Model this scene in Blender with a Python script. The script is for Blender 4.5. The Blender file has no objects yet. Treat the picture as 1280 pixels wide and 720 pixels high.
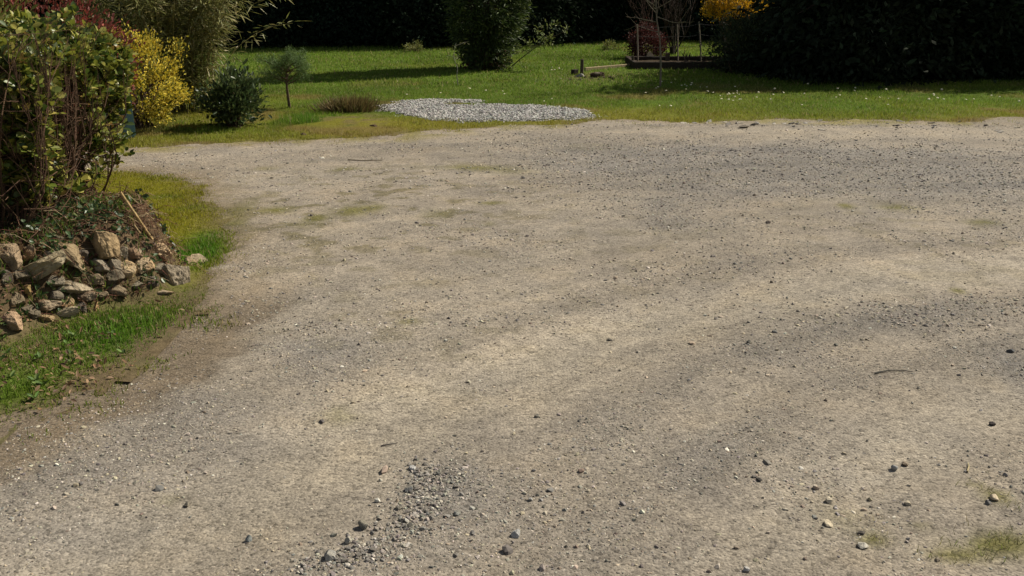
import bpy, math, random
import numpy as np
from mathutils import Vector

random.seed(7)
rng = np.random.default_rng(7)
sc = bpy.context.scene
C = sc.collection

# ------------------------------------------------------------------ camera, sky, sun, exposure
CAM_H, PITCH, FPX = 1.9, math.radians(17.6), 1230.0
cam_d = bpy.data.cameras.new('camera')
cam = bpy.data.objects.new('camera', cam_d); C.objects.link(cam)
cam.location = (0, 0, CAM_H)
cam.rotation_euler = (math.pi/2 - PITCH, 0, 0)
cam_d.sensor_width = 36.0
cam_d.lens = 36.0*FPX/1280.0
cam_d.clip_end = 1500
sc.camera = cam

SUN_EL = math.radians(41); SUN_AZ = math.atan2(0.84, 0.54)
w = bpy.data.worlds.new('World'); sc.world = w; w.use_nodes = True
nt = w.node_tree
bg = nt.nodes['Background']
sky = nt.nodes.new('ShaderNodeTexSky'); sky.sky_type = 'NISHITA'
sky.sun_disc = False; sky.sun_elevation = SUN_EL; sky.sun_rotation = SUN_AZ
hs_ = nt.nodes.new('ShaderNodeHueSaturation'); hs_.inputs['Saturation'].default_value = .55   # thin spring haze
nt.links.new(sky.outputs[0], hs_.inputs['Color']); nt.links.new(hs_.outputs[0], bg.inputs[0]); bg.inputs[1].default_value = 0.05
sd = bpy.data.lights.new('sun', 'SUN'); sun = bpy.data.objects.new('sun', sd); C.objects.link(sun)
sd.energy = 4.4; sd.angle = math.radians(0.55); sd.color = (1.0, 0.93, 0.80)
sv = Vector((math.sin(SUN_AZ)*math.cos(SUN_EL), math.cos(SUN_AZ)*math.cos(SUN_EL), math.sin(SUN_EL)))
sun.rotation_euler = sv.to_track_quat('Z', 'Y').to_euler(); sun.location = (8, 6, 12)
sc.view_settings.view_transform = 'Standard'; sc.view_settings.look = 'None'
sc.view_settings.gamma = 1; sc.view_settings.use_curve_mapping = False
sc.view_settings.exposure = 0.7
sc.cycles.max_bounces = 6

# ------------------------------------------------------------------ helpers
def u32(a): return a.astype(np.int64).astype(np.uint32)
def hash2(ix, iy, s):
    h = u32(ix)*np.uint32(374761393) + u32(iy)*np.uint32(668265263) + np.uint32((s*144665+1013) & 0xffffffff)
    h = (h ^ (h >> np.uint32(13)))*np.uint32(1274126177)
    h = h ^ (h >> np.uint32(16))
    return h.astype(np.float64)/4294967295.0
def vnoise(x, y, s=0):
    x = np.asarray(x, float); y = np.asarray(y, float)
    ix = np.floor(x); iy = np.floor(y); fx = x-ix; fy = y-iy
    fx = fx*fx*(3-2*fx); fy = fy*fy*(3-2*fy)
    a = hash2(ix, iy, s); b = hash2(ix+1, iy, s); c = hash2(ix, iy+1, s); d = hash2(ix+1, iy+1, s)
    return (a*(1-fx)+b*fx)*(1-fy) + (c*(1-fx)+d*fx)*fy
def fbm(x, y, f=1.0, o=4, s=0):
    x = np.asarray(x, float); y = np.asarray(y, float)
    t = 0; a = .5; n = 0
    for k in range(o):
        t = t + a*vnoise(x*f+17.3*k, y*f-9.1*k, s+k); n += a; a *= .5; f *= 2.03
    return t/n                                             # 0..1
def sstep(a, b, x):
    t = np.clip((x-a)/(b-a), 0, 1); return t*t*(3-2*t)
def ray(px, py):
    xc = (px-640)/FPX; yc = (360-py)/FPX
    cp, sp = math.cos(PITCH), math.sin(PITCH)
    return np.array([xc, cp + yc*sp, -sp + yc*cp])
def at(px, py, z=0.0):
    d = ray(px, py); t = (z-CAM_H)/d[2]
    return np.array([d[0]*t, d[1]*t, z])
def at_y(px, py, Y):                                        # point of that view ray at depth Y
    d = ray(px, py); t = Y/d[1]
    return np.array([d[0]*t, Y, CAM_H + d[2]*t])
def sdf(poly, x, y):                                        # >0 inside
    x = np.asarray(x, float); y = np.asarray(y, float)
    d = np.full(x.shape, 1e9); ins = np.zeros(x.shape, bool)
    n = len(poly)
    for i in range(n):
        ax, ay = poly[i]; bx, by = poly[(i+1) % n]
        ex, ey = bx-ax, by-ay
        t = np.clip(((x-ax)*ex+(y-ay)*ey)/(ex*ex+ey*ey), 0, 1)
        d = np.minimum(d, np.hypot(x-ax-t*ex, y-ay-t*ey))
        c = ((ay > y) != (by > y)) & (x < (bx-ax)*(y-ay)/((by-ay) if by != ay else 1e-9)+ax)
        ins ^= c
    return np.where(ins, d, -d)

def mk(name, V, F, mat, parent=None, col=None, smooth=False):
    V = np.asarray(V, np.float32).reshape(-1, 3)
    if not isinstance(F, list): F = [F]
    F = [np.asarray(f, np.int32) for f in F if len(f)]
    me = bpy.data.meshes.new(name)
    me.vertices.add(len(V)); me.vertices.foreach_set('co', V.ravel())
    li = np.concatenate([f.ravel() for f in F])
    tot = np.concatenate([np.full(len(f), f.shape[1], np.int32) for f in F])
    st = np.concatenate([[0], np.cumsum(tot)[:-1]]).astype(np.int32)
    me.loops.add(len(li)); me.loops.foreach_set('vertex_index', li)
    me.polygons.add(len(tot)); me.polygons.foreach_set('loop_start', st)
    try: me.polygons.foreach_set('loop_total', tot)
    except Exception: pass
    me.polygons.foreach_set('use_smooth', np.full(len(tot), bool(smooth)))
    if col is not None:
        a = me.attributes.new('tint', 'FLOAT_COLOR', 'POINT')
        c = np.ones((len(V), 4), np.float32); c[:, :3] = np.asarray(col, np.float32)
        a.data.foreach_set('color', c.ravel())
    me.update(); me.validate()
    me.materials.append(mat)
    o = bpy.data.objects.new(name, me); C.objects.link(o)
    if parent is not None: o.parent = parent
    return o
def tag(o, label=None, cat=None, group=None, kind=None):
    if label: o['label'] = label
    if cat: o['category'] = cat
    if group: o['group'] = group
    if kind: o['kind'] = kind
    return o
def empty(name, loc, label, cat, group=None):
    o = bpy.data.objects.new(name, None); C.objects.link(o); o.location = tuple(loc)
    o.empty_display_size = .2
    return tag(o, label, cat, group)
def copy_tree(o, loc, rz=0, scale=1.0, label=None):
    c = o.copy(); C.objects.link(c)
    c.location = tuple(loc); c.rotation_euler = (0, 0, rz)
    c.scale = (scale,)*3 if np.isscalar(scale) else scale
    if label: c['label'] = label
    for ch in o.children:
        d = ch.copy(); C.objects.link(d); d.parent = c
    return c

# ---- materials
def new_mat(name):
    m = bpy.data.materials.new(name); m.use_nodes = True
    n = m.node_tree; return m, n, n.nodes, n.links, n.nodes['Principled BSDF']
def noise(n, scale, detail=4, rough=.6, vec=None, links=None):
    t = n.new('ShaderNodeTexNoise'); t.inputs['Scale'].default_value = scale
    t.inputs['Detail'].default_value = detail; t.inputs['Roughness'].default_value = rough
    if vec is not None: links.new(vec, t.inputs['Vector'])
    return t
def ramp(n, stops):
    r = n.new('ShaderNodeValToRGB'); e = r.color_ramp.elements
    while len(e) < len(stops): e.new(.5)
    for k, (p, c) in enumerate(stops):
        e[k].position = p; e[k].color = (c, c, c, 1) if np.isscalar(c) else (*c, 1)
    return r
def mult(n, l, a, b, fac=1.0):
    m = n.new('ShaderNodeMix'); m.data_type = 'RGBA'; m.blend_type = 'MULTIPLY'
    m.inputs[0].default_value = fac; l.new(a, m.inputs[6]); l.new(b, m.inputs[7]); return m.outputs[2]
def tint_mat(name, rough=.9, spec=.2, transl=0.0, nscale=None, nlo=.7, nhi=1.2, bump=0.0, bscale=60, tcol=None, base=None):
    m, nt_, n, l, b = new_mat(name)
    b.inputs['Roughness'].default_value = rough; b.inputs['Specular IOR Level'].default_value = spec
    if base is None:
        at_ = n.new('ShaderNodeAttribute'); at_.attribute_name = 'tint'; col = at_.outputs['Color']
    else:
        rg = n.new('ShaderNodeRGB'); rg.outputs[0].default_value = (*base, 1); col = rg.outputs[0]
    tc = n.new('ShaderNodeTexCoord')
    if nscale:
        t = noise(n, nscale, 5, .65, tc.outputs['Object'], l)
        r = ramp(n, [(.25, nlo), (.75, nhi)]); l.new(t.outputs[0], r.inputs[0])
        col = mult(n, l, col, r.outputs[0])
    l.new(col, b.inputs['Base Color'])
    if bump:
        t = noise(n, bscale, 6, .7, tc.outputs['Object'], l)
        bp = n.new('ShaderNodeBump'); bp.inputs['Strength'].default_value = bump; bp.inputs['Distance'].default_value = .02
        l.new(t.outputs[0], bp.inputs['Height']); l.new(bp.outputs[0], b.inputs['Normal'])
    if transl:
        tr = n.new('ShaderNodeBsdfTranslucent'); mx = n.new('ShaderNodeMixShader')
        l.new(col, tr.inputs[0]); mx.inputs[0].default_value = transl
        out = n['Material Output']
        l.new(b.outputs[0], mx.inputs[1]); l.new(tr.outputs[0], mx.inputs[2]); l.new(mx.outputs[0], out.inputs[0])
    return m
M_leaf = tint_mat('glossy_leaf', .42, .38, .32)
M_matte = tint_mat('matte_leaf', .65, .25, .25)
M_conifer = tint_mat('conifer_foliage', .85, .08, .08)
M_grass = tint_mat('grass_blade', .6, .2, .45)
M_bark = tint_mat('bark', .9, .1, 0, 30, .6, 1.3, .6, 80)
M_stone = tint_mat('stone', .92, .15, 0, 16, .62, 1.3, .8, 45)
M_pebble = tint_mat('pebble', .88, .2, 0)
M_timber = tint_mat('timber', .9, .1, 0, 18, .6, 1.25, .5, 60)
M_lawn = tint_mat('lawn_soil', .95, .05, 0, 22, .6, 1.35, .7, 40)
M_plastic = tint_mat('teal_plastic', .45, .4, 0, 8, .8, 1.15, .05, 30)
M_bamboo = tint_mat('bamboo_leaf', .5, .35, .38)
M_petal = tint_mat('petal', .6, .2, .2)
M_far = tint_mat('far_ground', .95, .05, 0, .4, .6, 1.3, base=(.045, .055, .02))

def gravel_mat():
    m, nt_, n, l, b = new_mat('gravel')
    b.inputs['Roughness'].default_value = .93; b.inputs['Specular IOR Level'].default_value = .12
    a = n.new('ShaderNodeAttribute'); a.attribute_name = 'tint'
    tc = n.new('ShaderNodeTexCoord'); oc = tc.outputs['Object']
    col = a.outputs['Color']
    # blotches of finer and coarser dust
    t = noise(n, 2.2, 6, .62, oc, l); r = ramp(n, [(.28, (.78, .79, .82)), (.52, (1, 1, 1)), (.75, (1.14, 1.1, 1.03))])
    l.new(t.outputs[0], r.inputs[0]); col = mult(n, l, col, r.outputs[0])
    t = noise(n, 14, 5, .7, oc, l); r = ramp(n, [(.25, (.74, .73, .72)), (.5, (1, 1, 1)), (.78, (1.16, 1.15, 1.12))])
    l.new(t.outputs[0], r.inputs[0]); col = mult(n, l, col, r.outputs[0])
    heights = []
    for sc_, lo, md, hi in ((70, .70, 1.0, 1.30), (150, .70, 1.0, 1.22)):
        v = n.new('ShaderNodeTexVoronoi'); v.inputs['Scale'].default_value = sc_; l.new(oc, v.inputs['Vector'])
        hs = n.new('ShaderNodeSeparateColor'); l.new(v.outputs['Color'], hs.inputs[0])
        r = ramp(n, [(.0, lo*.75), (.12, lo*1.1), (.3, md*.94), (.8, md*1.05), (1.0, hi)]); l.new(hs.outputs[0], r.inputs[0])
        col = mult(n, l, col, r.outputs[0])
        heights.append(v.outputs['Distance'])
    l.new(col, b.inputs['Base Color'])
    t2 = noise(n, 60, 6, .75, oc, l)
    b0 = n.new('ShaderNodeBump'); b0.inputs['Strength'].default_value = .55; b0.inputs['Distance'].default_value = .012
    l.new(t2.outputs[0], b0.inputs['Height'])
    b1 = n.new('ShaderNodeBump'); b1.invert = True; b1.inputs['Strength'].default_value = .45; b1.inputs['Distance'].default_value = .006
    l.new(heights[0], b1.inputs['Height']); l.new(b0.outputs[0], b1.inputs['Normal'])
    l.new(b1.outputs[0], b.inputs['Normal'])
    return m
M_gravel = gravel_mat()

# ---- mesh generators
def xy(px, py): p = at(px, py); return (p[0], p[1])
def norm(a): return a/np.maximum(np.linalg.norm(a, axis=-1, keepdims=True), 1e-9)
LEAF = {
 'oval': (np.array([(0,0,0),(.30,.36,.10),(.30,-.36,.10),(.68,.40,.10),(.68,-.40,.10),(1,0,-.06),(.33,0,-.03),(.68,0,-.02)]),
          np.array([(0,6,1),(6,7,3),(6,3,1),(7,5,3),(0,2,6),(6,4,7),(6,2,4),(7,4,5)])),
 'lance': (np.array([(0,0,0),(.42,.5,.12),(.42,-.5,.12),(1,0,-.1),(.5,0,-.02)]), np.array([(0,4,1),(4,3,1),(0,2,4),(4,2,3)])),
 'card': (np.array([(0,.08,0),(0,-.08,0),(.55,-.5,.06),(.55,.5,.06),(1,0,-.08)]), np.array([(0,1,2),(0,2,3),(3,2,4)])),
}
def leaves(P, D, N, L, W, kind, col):
    tv, tf = LEAF[kind]; n = len(P); k = len(tv)
    D = norm(D); S = norm(np.cross(D, N)); N = np.cross(S, D)
    L = np.broadcast_to(L, n)[:, None, None]; W = np.broadcast_to(W, n)[:, None, None]
    V = P[:, None, :] + L*tv[None, :, 0:1]*D[:, None, :] + W*tv[None, :, 1:2]*S[:, None, :] + W*tv[None, :, 2:3]*N[:, None, :]
    F = (tf[None] + (np.arange(n)*k)[:, None, None]).reshape(-1, 3)
    return V.reshape(-1, 3), F, np.repeat(col, k, axis=0)
def blades(P, H, W, lean, col, seg=1):
    n = len(P); a = rng.uniform(0, 2*np.pi, n); b = rng.uniform(0, 2*np.pi, n)
    H = np.broadcast_to(H, n); W = np.broadcast_to(W, n); lean = np.broadcast_to(lean, n)*rng.uniform(.2, 1.3, n)
    S = np.stack([np.cos(a), np.sin(a), np.zeros(n)], 1)*W[:, None]*.5
    T = np.stack([np.cos(b)*np.sin(lean), np.sin(b)*np.sin(lean), np.cos(lean)], 1)*H[:, None]
    if seg == 1:
        V = np.stack([P-S, P+S, P+T], 1); f = np.array([(0, 1, 2)]); k = 3
    else:
        Mi = P + T*.55 + np.array([0, 0, 1])*H[:, None]*.12
        V = np.stack([P-S, P+S, Mi-S*.75, Mi+S*.75, P+T], 1); f = np.array([(0,1,3),(0,3,2),(2,3,4)]); k = 5
    F = (f[None]+(np.arange(n)*k)[:, None, None]).reshape(-1, 3)
    return V.reshape(-1, 3), F, np.repeat(col, k, axis=0)
def tubes(paths, sides=5):
    Vs, Fs, o = [], [], 0
    for pts, rad in paths:
        pts = np.asarray(pts, float); m = len(pts); rad = np.broadcast_to(rad, m)
        tg = norm(np.gradient(pts, axis=0))
        ref = np.array([0, 0, 1.]) if abs(tg[0][2]) < .9 else np.array([1., 0, 0])
        A = norm(np.cross(tg, ref)); B = np.cross(tg, A)
        th = np.arange(sides)/sides*2*np.pi
        ring = pts[:, None] + rad[:, None, None]*(np.cos(th)[None, :, None]*A[:, None] + np.sin(th)[None, :, None]*B[:, None])
        Vs.append(ring.reshape(-1, 3))
        i = np.arange(m-1)[:, None]*sides; j = np.arange(sides)[None]; j2 = (j+1) % sides
        Fs.append(np.stack([i+j, i+j2, i+sides+j2, i+sides+j], -1).reshape(-1, 4)+o)
        o += m*sides
    return np.concatenate(Vs), np.concatenate(Fs)
def ncol(base, n, jit=.25, hue=.08):
    base = np.asarray(base, float)
    c = base[None]*(1+rng.uniform(-jit, jit, (n, 1)))*(1+rng.uniform(-hue, hue, (n, 3)))
    return np.clip(c, 0.003, .9)
def mixcol(cols, probs, n, jit=.25, hue=.06):
    c = np.asarray(cols, float)[rng.choice(len(cols), n, p=np.asarray(probs)/sum(probs))]
    return np.clip(c*(1+rng.uniform(-jit, jit, (n, 1)))*(1+rng.uniform(-hue, hue, (n, 3))), .003, .9)
def join(parts):
    Vs, Fs, Cs, o = [], [], [], 0
    for V, F, c in parts:
        Vs.append(V); Fs.append(F+o); Cs.append(c); o += len(V)
    return np.concatenate(Vs), np.concatenate(Fs), np.concatenate(Cs)
def rdir(n): return norm(rng.normal(size=(n, 3)))
def branches(p, d, L, r, depth, out, spread=.5, up=.15, kids=(2, 3), shrink=.7):
    m = 5; pts = [np.array(p, float)]; dd = np.array(d, float)
    for k in range(m-1):
        dd = norm(dd + rng.normal(0, .12, 3) + np.array([0, 0, up*.2])); pts.append(pts[-1]+dd*L/(m-1))
    rad = np.linspace(r, r*.55, m); out.append((np.array(pts), rad))
    if depth <= 0: return
    for k in range(rng.integers(kids[0], kids[1]+1)):
        i = rng.integers(2, m); nd = norm(dd + rng.normal(0, spread, 3) + np.array([0, 0, up]))
        branches(pts[i], nd, L*shrink*rng.uniform(.7, 1.2), r*.55, depth-1, out, spread, up, kids, shrink)
_t = (1+5**.5)/2
ICO_V = norm(np.array([(-1,_t,0),(1,_t,0),(-1,-_t,0),(1,-_t,0),(0,-1,_t),(0,1,_t),(0,-1,-_t),(0,1,-_t),(_t,0,-1),(_t,0,1),(-_t,0,-1),(-_t,0,1)]))
ICO_F = np.array([(0,11,5),(0,5,1),(0,1,7),(0,7,10),(0,10,11),(1,5,9),(5,11,4),(11,10,2),(10,7,6),(7,1,8),(3,9,4),(3,4,2),(3,2,6),(3,6,8),(3,8,9),(4,9,5),(2,4,11),(6,2,10),(8,6,7),(9,8,1)])
def icosub(k):
    V = [tuple(v) for v in ICO_V]; F = [tuple(f) for f in ICO_F]
    for _ in range(k):
        mid = {}; nf = []
        def m(a, b):
            key = (min(a, b), max(a, b))
            if key not in mid:
                v = (np.array(V[a])+np.array(V[b]))/2; V.append(tuple(v/np.linalg.norm(v))); mid[key] = len(V)-1
            return mid[key]
        for a, b, c in F:
            ab, bc, ca = m(a, b), m(b, c), m(c, a); nf += [(a,ab,ca),(b,bc,ab),(c,ca,bc),(ab,bc,ca)]
        F = nf
    return np.array(V), np.array(F)
ICO2 = icosub(2); ICO3 = icosub(3); ICO4 = icosub(4)
def n3(q, o=3, s=0):
    return (fbm(q[:, 0], q[:, 1]+11.7, 1, o, s)+fbm(q[:, 1]+5.1, q[:, 2], 1, o, s+31)+fbm(q[:, 2]-3.3, q[:, 0]+8, 1, o, s+57))/3*1.5-.25
def rock_shape(res, seed, planes=9, depth=(.45, .85), rough=.05):
    r = np.random.default_rng(seed); V = res[0].copy()
    for k in range(planes):
        nn = r.normal(size=3); nn /= np.linalg.norm(nn); d = r.uniform(*depth)
        s = V@nn - d; V -= np.maximum(s, 0)[:, None]*nn*.96
    q = res[0]
    for f, a in ((2.5, rough*1.6), (6, rough), (14, rough*.5)):
        nz = n3(q*f, 2, seed)-.5
        V += q*(nz*a*2)[:, None]
    V /= np.abs(V).max(0)
    return V
def rotm(ax, ay, az):
    cx, sx, cy, sy, cz, sz = math.cos(ax), math.sin(ax), math.cos(ay), math.sin(ay), math.cos(az), math.sin(az)
    return np.array([[cz,-sz,0],[sz,cz,0],[0,0,1]])@np.array([[cy,0,sy],[0,1,0],[-sy,0,cy]])@np.array([[1,0,0],[0,cx,-sx],[0,sx,cx]])
def box(cx, cy, cz, sx, sy, sz, bev=.006):
    import bmesh
    bm = bmesh.new(); bmesh.ops.create_cube(bm, size=1)
    for v in bm.verts: v.co = (v.co.x*sx, v.co.y*sy, v.co.z*sz)
    bmesh.ops.bevel(bm, geom=bm.edges[:], offset=bev, segments=1, affect='EDGES')
    bmesh.ops.triangulate(bm, faces=bm.faces[:])
    V = np.array([v.co[:] for v in bm.verts])+np.array([cx, cy, cz]); F = np.array([[v.index for v in f.verts] for f in bm.faces])
    bm.free(); return V, F

# ------------------------------------------------------------------ the ground
DRIVE = [(-7, -4), xy(-420, 690), xy(-120, 580), xy(0, 524), xy(60, 497), xy(140, 452), xy(205, 408), xy(243, 378), xy(272, 345), xy(288, 310),
         xy(283, 275), xy(258, 252), xy(250, 228), xy(170, 213), (-6, 10.0), (-14, 10.4), (-14, 12.4), (-6, 11.9), xy(160, 186), xy(290, 179),
         xy(400, 174), xy(480, 169), xy(560, 162), xy(640, 157), xy(750, 151), xy(900, 151), xy(1060, 151), xy(1280, 149), (16, 13.9), (16, -4)]
BANK = [(-8, 3.6), xy(-120, 462), xy(0, 424), xy(60, 402), xy(120, 387), xy(205, 366), xy(238, 340), xy(222, 312), (-2.75, 6.9), (-3.1, 7.6), (-8, 8.3)]
PATCH = [xy(468, 134), xy(500, 127), xy(545, 124.5), xy(602, 125.5), xy(600, 128), xy(560, 129.5), xy(560, 131), xy(640, 130.5), xy(700, 133), xy(728, 139), xy(746, 145),
         xy(715, 150), xy(650, 151.5), xy(595, 153), xy(545, 150), xy(500, 145)]

def bank_h(x, y):
    d = sdf(BANK, x, y) + .10*(fbm(x, y, 3.1, 3, 5)-.5)
    return .46*sstep(-.04, .27, d)*(.85+.3*fbm(x, y, 1.7, 2, 8))*(.45+.55*sstep(-1.95, -2.6, x))
def hgt(x, y):
    x = np.asarray(x, float); y = np.asarray(y, float)
    h = .05*(fbm(x, y, .35, 2, 3)-.5) + .02*(fbm(x, y, 1.3, 3, 4)-.5)
    return h + bank_h(x, y)
def drive_d(x, y):
    return sdf(DRIVE, x, y) + (.28+.42*sstep(9, 12.5, np.asarray(y)))*(fbm(x, y, 1.6, 4, 11)-.5)*sstep(0, 4, np.asarray(y)) + .16*(fbm(x, y, 8, 3, 12)-.5)
def hit(px, py):                                            # first ground point along a view ray
    d = ray(px, py); t = 2.0; o = np.array([0, 0, CAM_H])
    while t < 80:
        p = o+d*t
        if p[2] <= float(hgt(p[0], p[1])): return p
        t += .01
    return at(px, py)
def onground(px, py): p = at(px, py); p[2] = float(hgt(p[0], p[1])); return p

def gauss(x, y, px, py, rx, ry):                            # soft blob given by photo position and radii in photo pixels
    c = at(px, py); ex = at(px+rx, py)-c; ey = at(px, py-ry)-c
    sx = max(abs(ex[0]), .02); sy = max(abs(ey[1]), .02)
    return np.exp(-((x-c[0])/sx)**2-((y-c[1])/sy)**2)
DARK = [(1000,205,330,26,1.0),(1180,225,140,28,.7),(780,200,110,16,.5),(840,270,70,22,.7),(930,240,160,16,.4),(400,440,60,26,.75),(270,535,95,45,.6),(150,600,130,55,.45),
        (60,690,150,50,.4),(560,625,60,45,.7),(1275,465,45,30,1.2),(1010,455,90,26,.35),(1180,400,110,35,.4),(1000,620,200,70,.25),(700,690,140,50,.4),(640,300,120,30,.25),(360,420,60,20,.4),
        (900,560,120,40,.3),(600,480,60,20,.2)]
TAN = [(740,258,110,18,1.0),(560,470,110,45,1.0),(330,650,130,45,.8),(430,600,80,50,.6),(650,175,260,8,.9),(1050,167,320,8,1.0),(420,300,110,40,.5),(240,500,90,26,.5),(900,300,120,20,.5),
       (620,400,120,35,.6),(820,470,160,40,.4),(450,520,50,30,.6)]
MOSS = [(440,266,26,7,1),(395,276,14,4,1.1),(345,266,22,5,1),(470,262,14,4,.7),(425,516,26,12,.55),(590,211,40,4,.9),(430,213,22,3,.8),(330,212,18,3,.5),(1056,260,10,4,1),(1122,262,26,4,.8),(1229,281,20,4,.9),
        (510,404,16,4,.7),(612,257,18,3,.8),(610,281,10,3,.5),(300,265,20,12,.6),(290,282,16,5,.8),(1196,367,9,4,1),(380,285,25,8,.4),(545,270,20,6,.5),(740,185,30,4,.4),(210,628,14,8,.3),(1090,684,18,8,.9),
        (1150,666,12,5,.5),(1245,628,18,10,.9),(1250,690,55,16,1.1),(1190,705,35,9,.8),(1060,655,40,20,.3),(1220,612,14,4,.6),(640,215,30,5,.4)]
def track(x, y):                                            # wheel tracks bending round to the right: (packed dust, coarse windrow)
    r = np.hypot(x-5.3, y+.8)+.35*(fbm(x, y, .5, 2, 201)-.5); th = np.arctan2(y+.8, x-5.3)
    g = lambda c, w_: np.exp(-((r-c)/w_)**2)
    fade = sstep(9.5, 6.2, y)
    st_ = fbm(r*3.2, th*2.6, 1, 2, 203); st2 = fbm(r*9, th*5, 1, 3, 204)
    pk = (g(7.5, .30)*.9+g(9.15, .24)*.55+g(5.75, .28)*.55+g(4.1, .3)*.5)*fade
    co = (g(6.85, .24)*.65+g(8.3, .30)*.30+g(5.1, .25)*.5+g(3.4, .3)*.3+g(6.3,.12)*.3)*fade
    far = sstep(7.5, 10, y); hs = fbm(x*.45+.3*y, y*2.6, 1, 2, 205)      # the far lane runs across
    pk = pk*(.45+1.1*st_)+far*np.clip(hs-.55, 0, 1)*1.6; co = co*(.35+1.3*(1-st_))+far*np.clip(.45-hs, 0, 1)*1.5
    return np.clip(pk, 0, 1.2), np.clip(co, 0, 1.2), st_*.6+st2*.4
def field(lst, x, y):
    t = np.zeros_like(x)
    for a in lst: t = t + gauss(x, y, *a[:4])*a[4]
    return t

def grid(x0, x1, y0, y1, st):
    xs = np.arange(x0, x1+st*.5, st); ys = np.arange(y0, y1+st*.5, st)
    X, Y = np.meshgrid(xs, ys); nx, ny = len(xs), len(ys)
    i = (np.arange(ny-1)[:, None]*nx+np.arange(nx-1)[None]).ravel()
    return X.ravel(), Y.ravel(), np.stack([i, i+1, i+nx+1, i+nx], 1)
def compact(V, F, c):
    u, inv = np.unique(F, return_inverse=True); return V[u], inv.reshape(F.shape), c[u]

# driveway
X, Y, F = grid(-10, 15, -3.5, 14.6, .033)
D = drive_d(X, Y)
dk = np.clip(field(DARK, X, Y), 0, 1.2)*(.55+.9*fbm(X, Y, 3, 4, 21)); tn = np.clip(field(TAN, X, Y), 0, 1.1)
fl = np.clip(field([(470,255,200,48,1.0),(420,280,150,40,.5),(1150,290,150,60,.5),(520,410,160,60,.45),(820,330,150,60,.3)], X, Y), 0, 1)*sstep(.56, .66, fbm(X*.8, Y, 7.5, 3, 34)); ms = np.clip(field(MOSS, X, Y), 0, 1.2); ms = ms*sstep(.27, .56, fbm(X, Y, 7, 4, 31)+.25*ms)
base = np.array([.256, .219, .171])[None]*(1+.16*(fbm(X, Y, .8, 4, 41)-.5))[:, None]
base = base*(1 + (np.stack([fbm(X, Y, 1.9, 4, 51)-.5]*3, 1)*np.array([.10, .06, .0])))
lerp = lambda a, b, t: a*(1-t[:, None])+np.asarray(b)[None]*t[:, None]
base = lerp(base, (.312, .266, .202), np.clip(tn, 0, 1)*.6)
pk, co, stt = track(X, Y)
base = lerp(base, (.302, .264, .207), np.clip(pk, 0, 1)*.75)
dk = np.clip(dk+co*.6, 0, 1.1); base = lerp(base, (.158, .147, .134), np.clip(dk, 0, 1)*.74)
base = base*(1+.55*(stt-.5))[:, None]
tr = fbm(X*.55+Y*.35, (Y*.9-X*.32)*.22, 2.0, 3, 61)       # faint wheel streaks along the drive's bend
base = base*(1+.22*(tr-.5))[:, None]
edge = np.exp(-(np.clip(D, 0, 9)/.30)**2)*np.where(Y < 12.2, 1, .75)*sstep(.30, .62, fbm(X, Y, 4.5, 4, 211)+.12)
base = lerp(base, (.20, .155, .10), edge*.8); base = lerp(base, (.19, .165, .05), .8*(Y > 11)*sstep(.75, .05, D)*sstep(.42, .6, fbm(X, Y, 3.2, 4, 213)))
lsh = sstep(.60, .36, D+.35*(fbm(X, Y, 2.6, 4, 66)-.5))*sstep(6.4, 5.4, Y)*(X < -.5)           # packed earth shoulder beside the verge
base = lerp(base, (.150, .117, .080), lsh*.92)
base = lerp(base, (.135, .115, .06), np.clip(fl, 0, 1)*.75)
base = lerp(base, (.125, .115, .034), np.clip(ms, 0, 1)*.95)
Z = hgt(X, Y) + np.clip(D*.16, -.05, .012)+ .012*(fbm(X, Y, 5, 2, 71)-.5) + .014*co - .012*pk - .02*lsh*np.clip(D*5, 0, 1)
keep = (D[F] > -.25).any(1)
V, F2, c2 = compact(np.stack([X, Y, Z], 1), F[keep], base)
DGZ = Z.reshape(len(np.unique(np.round(Y, 6))), -1)
mk('driveway', V, F2, M_gravel, col=c2, smooth=True)['kind'] = 'structure'

# lawn, verge and bank
X, Y, F = grid(-18, 22, 2.6, 42, .075)
D = drive_d(X, Y); bh = bank_h(X, Y)
LAWN_G = np.array([.118, .180, .021])
def lawn_col(x, y):
    g = np.stack([np.ones_like(x)]*3, 1)*LAWN_G*(1+.55*(fbm(x, y, .7, 4, 81)-.5))[:, None]
    dry = np.clip(sstep(16.3, 13.4, y)*sstep(9.5, 11, y)*.85 + 1.2*(fbm(x, y, .55, 3, 83)-.56), 0, 1)
    g = lerp(g, (.235, .215, .030), dry)
    br = np.clip(sstep(.56, .75, fbm(x, y, 1.1, 4, 85))*sstep(21, 15, y), 0, 1)*.75
    g = lerp(g, (.22, .16, .055), br)
    isl = sstep(10.6, 10, y)*(x < -1)                       # moss on the verge
    m = isl*sstep(5.7, 6.3, y); g = lerp(g, (.25, .225, .018), m*.85*sstep(.25, .6, fbm(x, y, 2.2, 3, 86)+.15))
    lush = np.clip((gauss(x, y, 250, 160, 45, 7)+gauss(x, y, 385, 150, 60, 8)+gauss(x, y, 460, 158, 50, 5))*sstep(.42, .6, fbm(x, y, 2.6, 3, 231))*1.2 + gauss(x, y, 245, 318, 40, 18)*1.3 + gauss(x, y, 262, 295, 26, 8)*.7 + gauss(x, y, 140, 415, 80, 30) + gauss(x, y, 30, 480, 60, 25)*.5, 0, 1)
    g = lerp(g, (.095, .19, .016), lush)
    return g
col = lawn_col(X, Y)
soil = np.clip(bh/.12, 0, 1)
col = lerp(col*.6, (.075, .05, .028), soil)
col = lerp(col, (.125, .094, .06), np.exp(-(np.clip(-D, 0, 9)/.16)**2)*.75)
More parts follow.
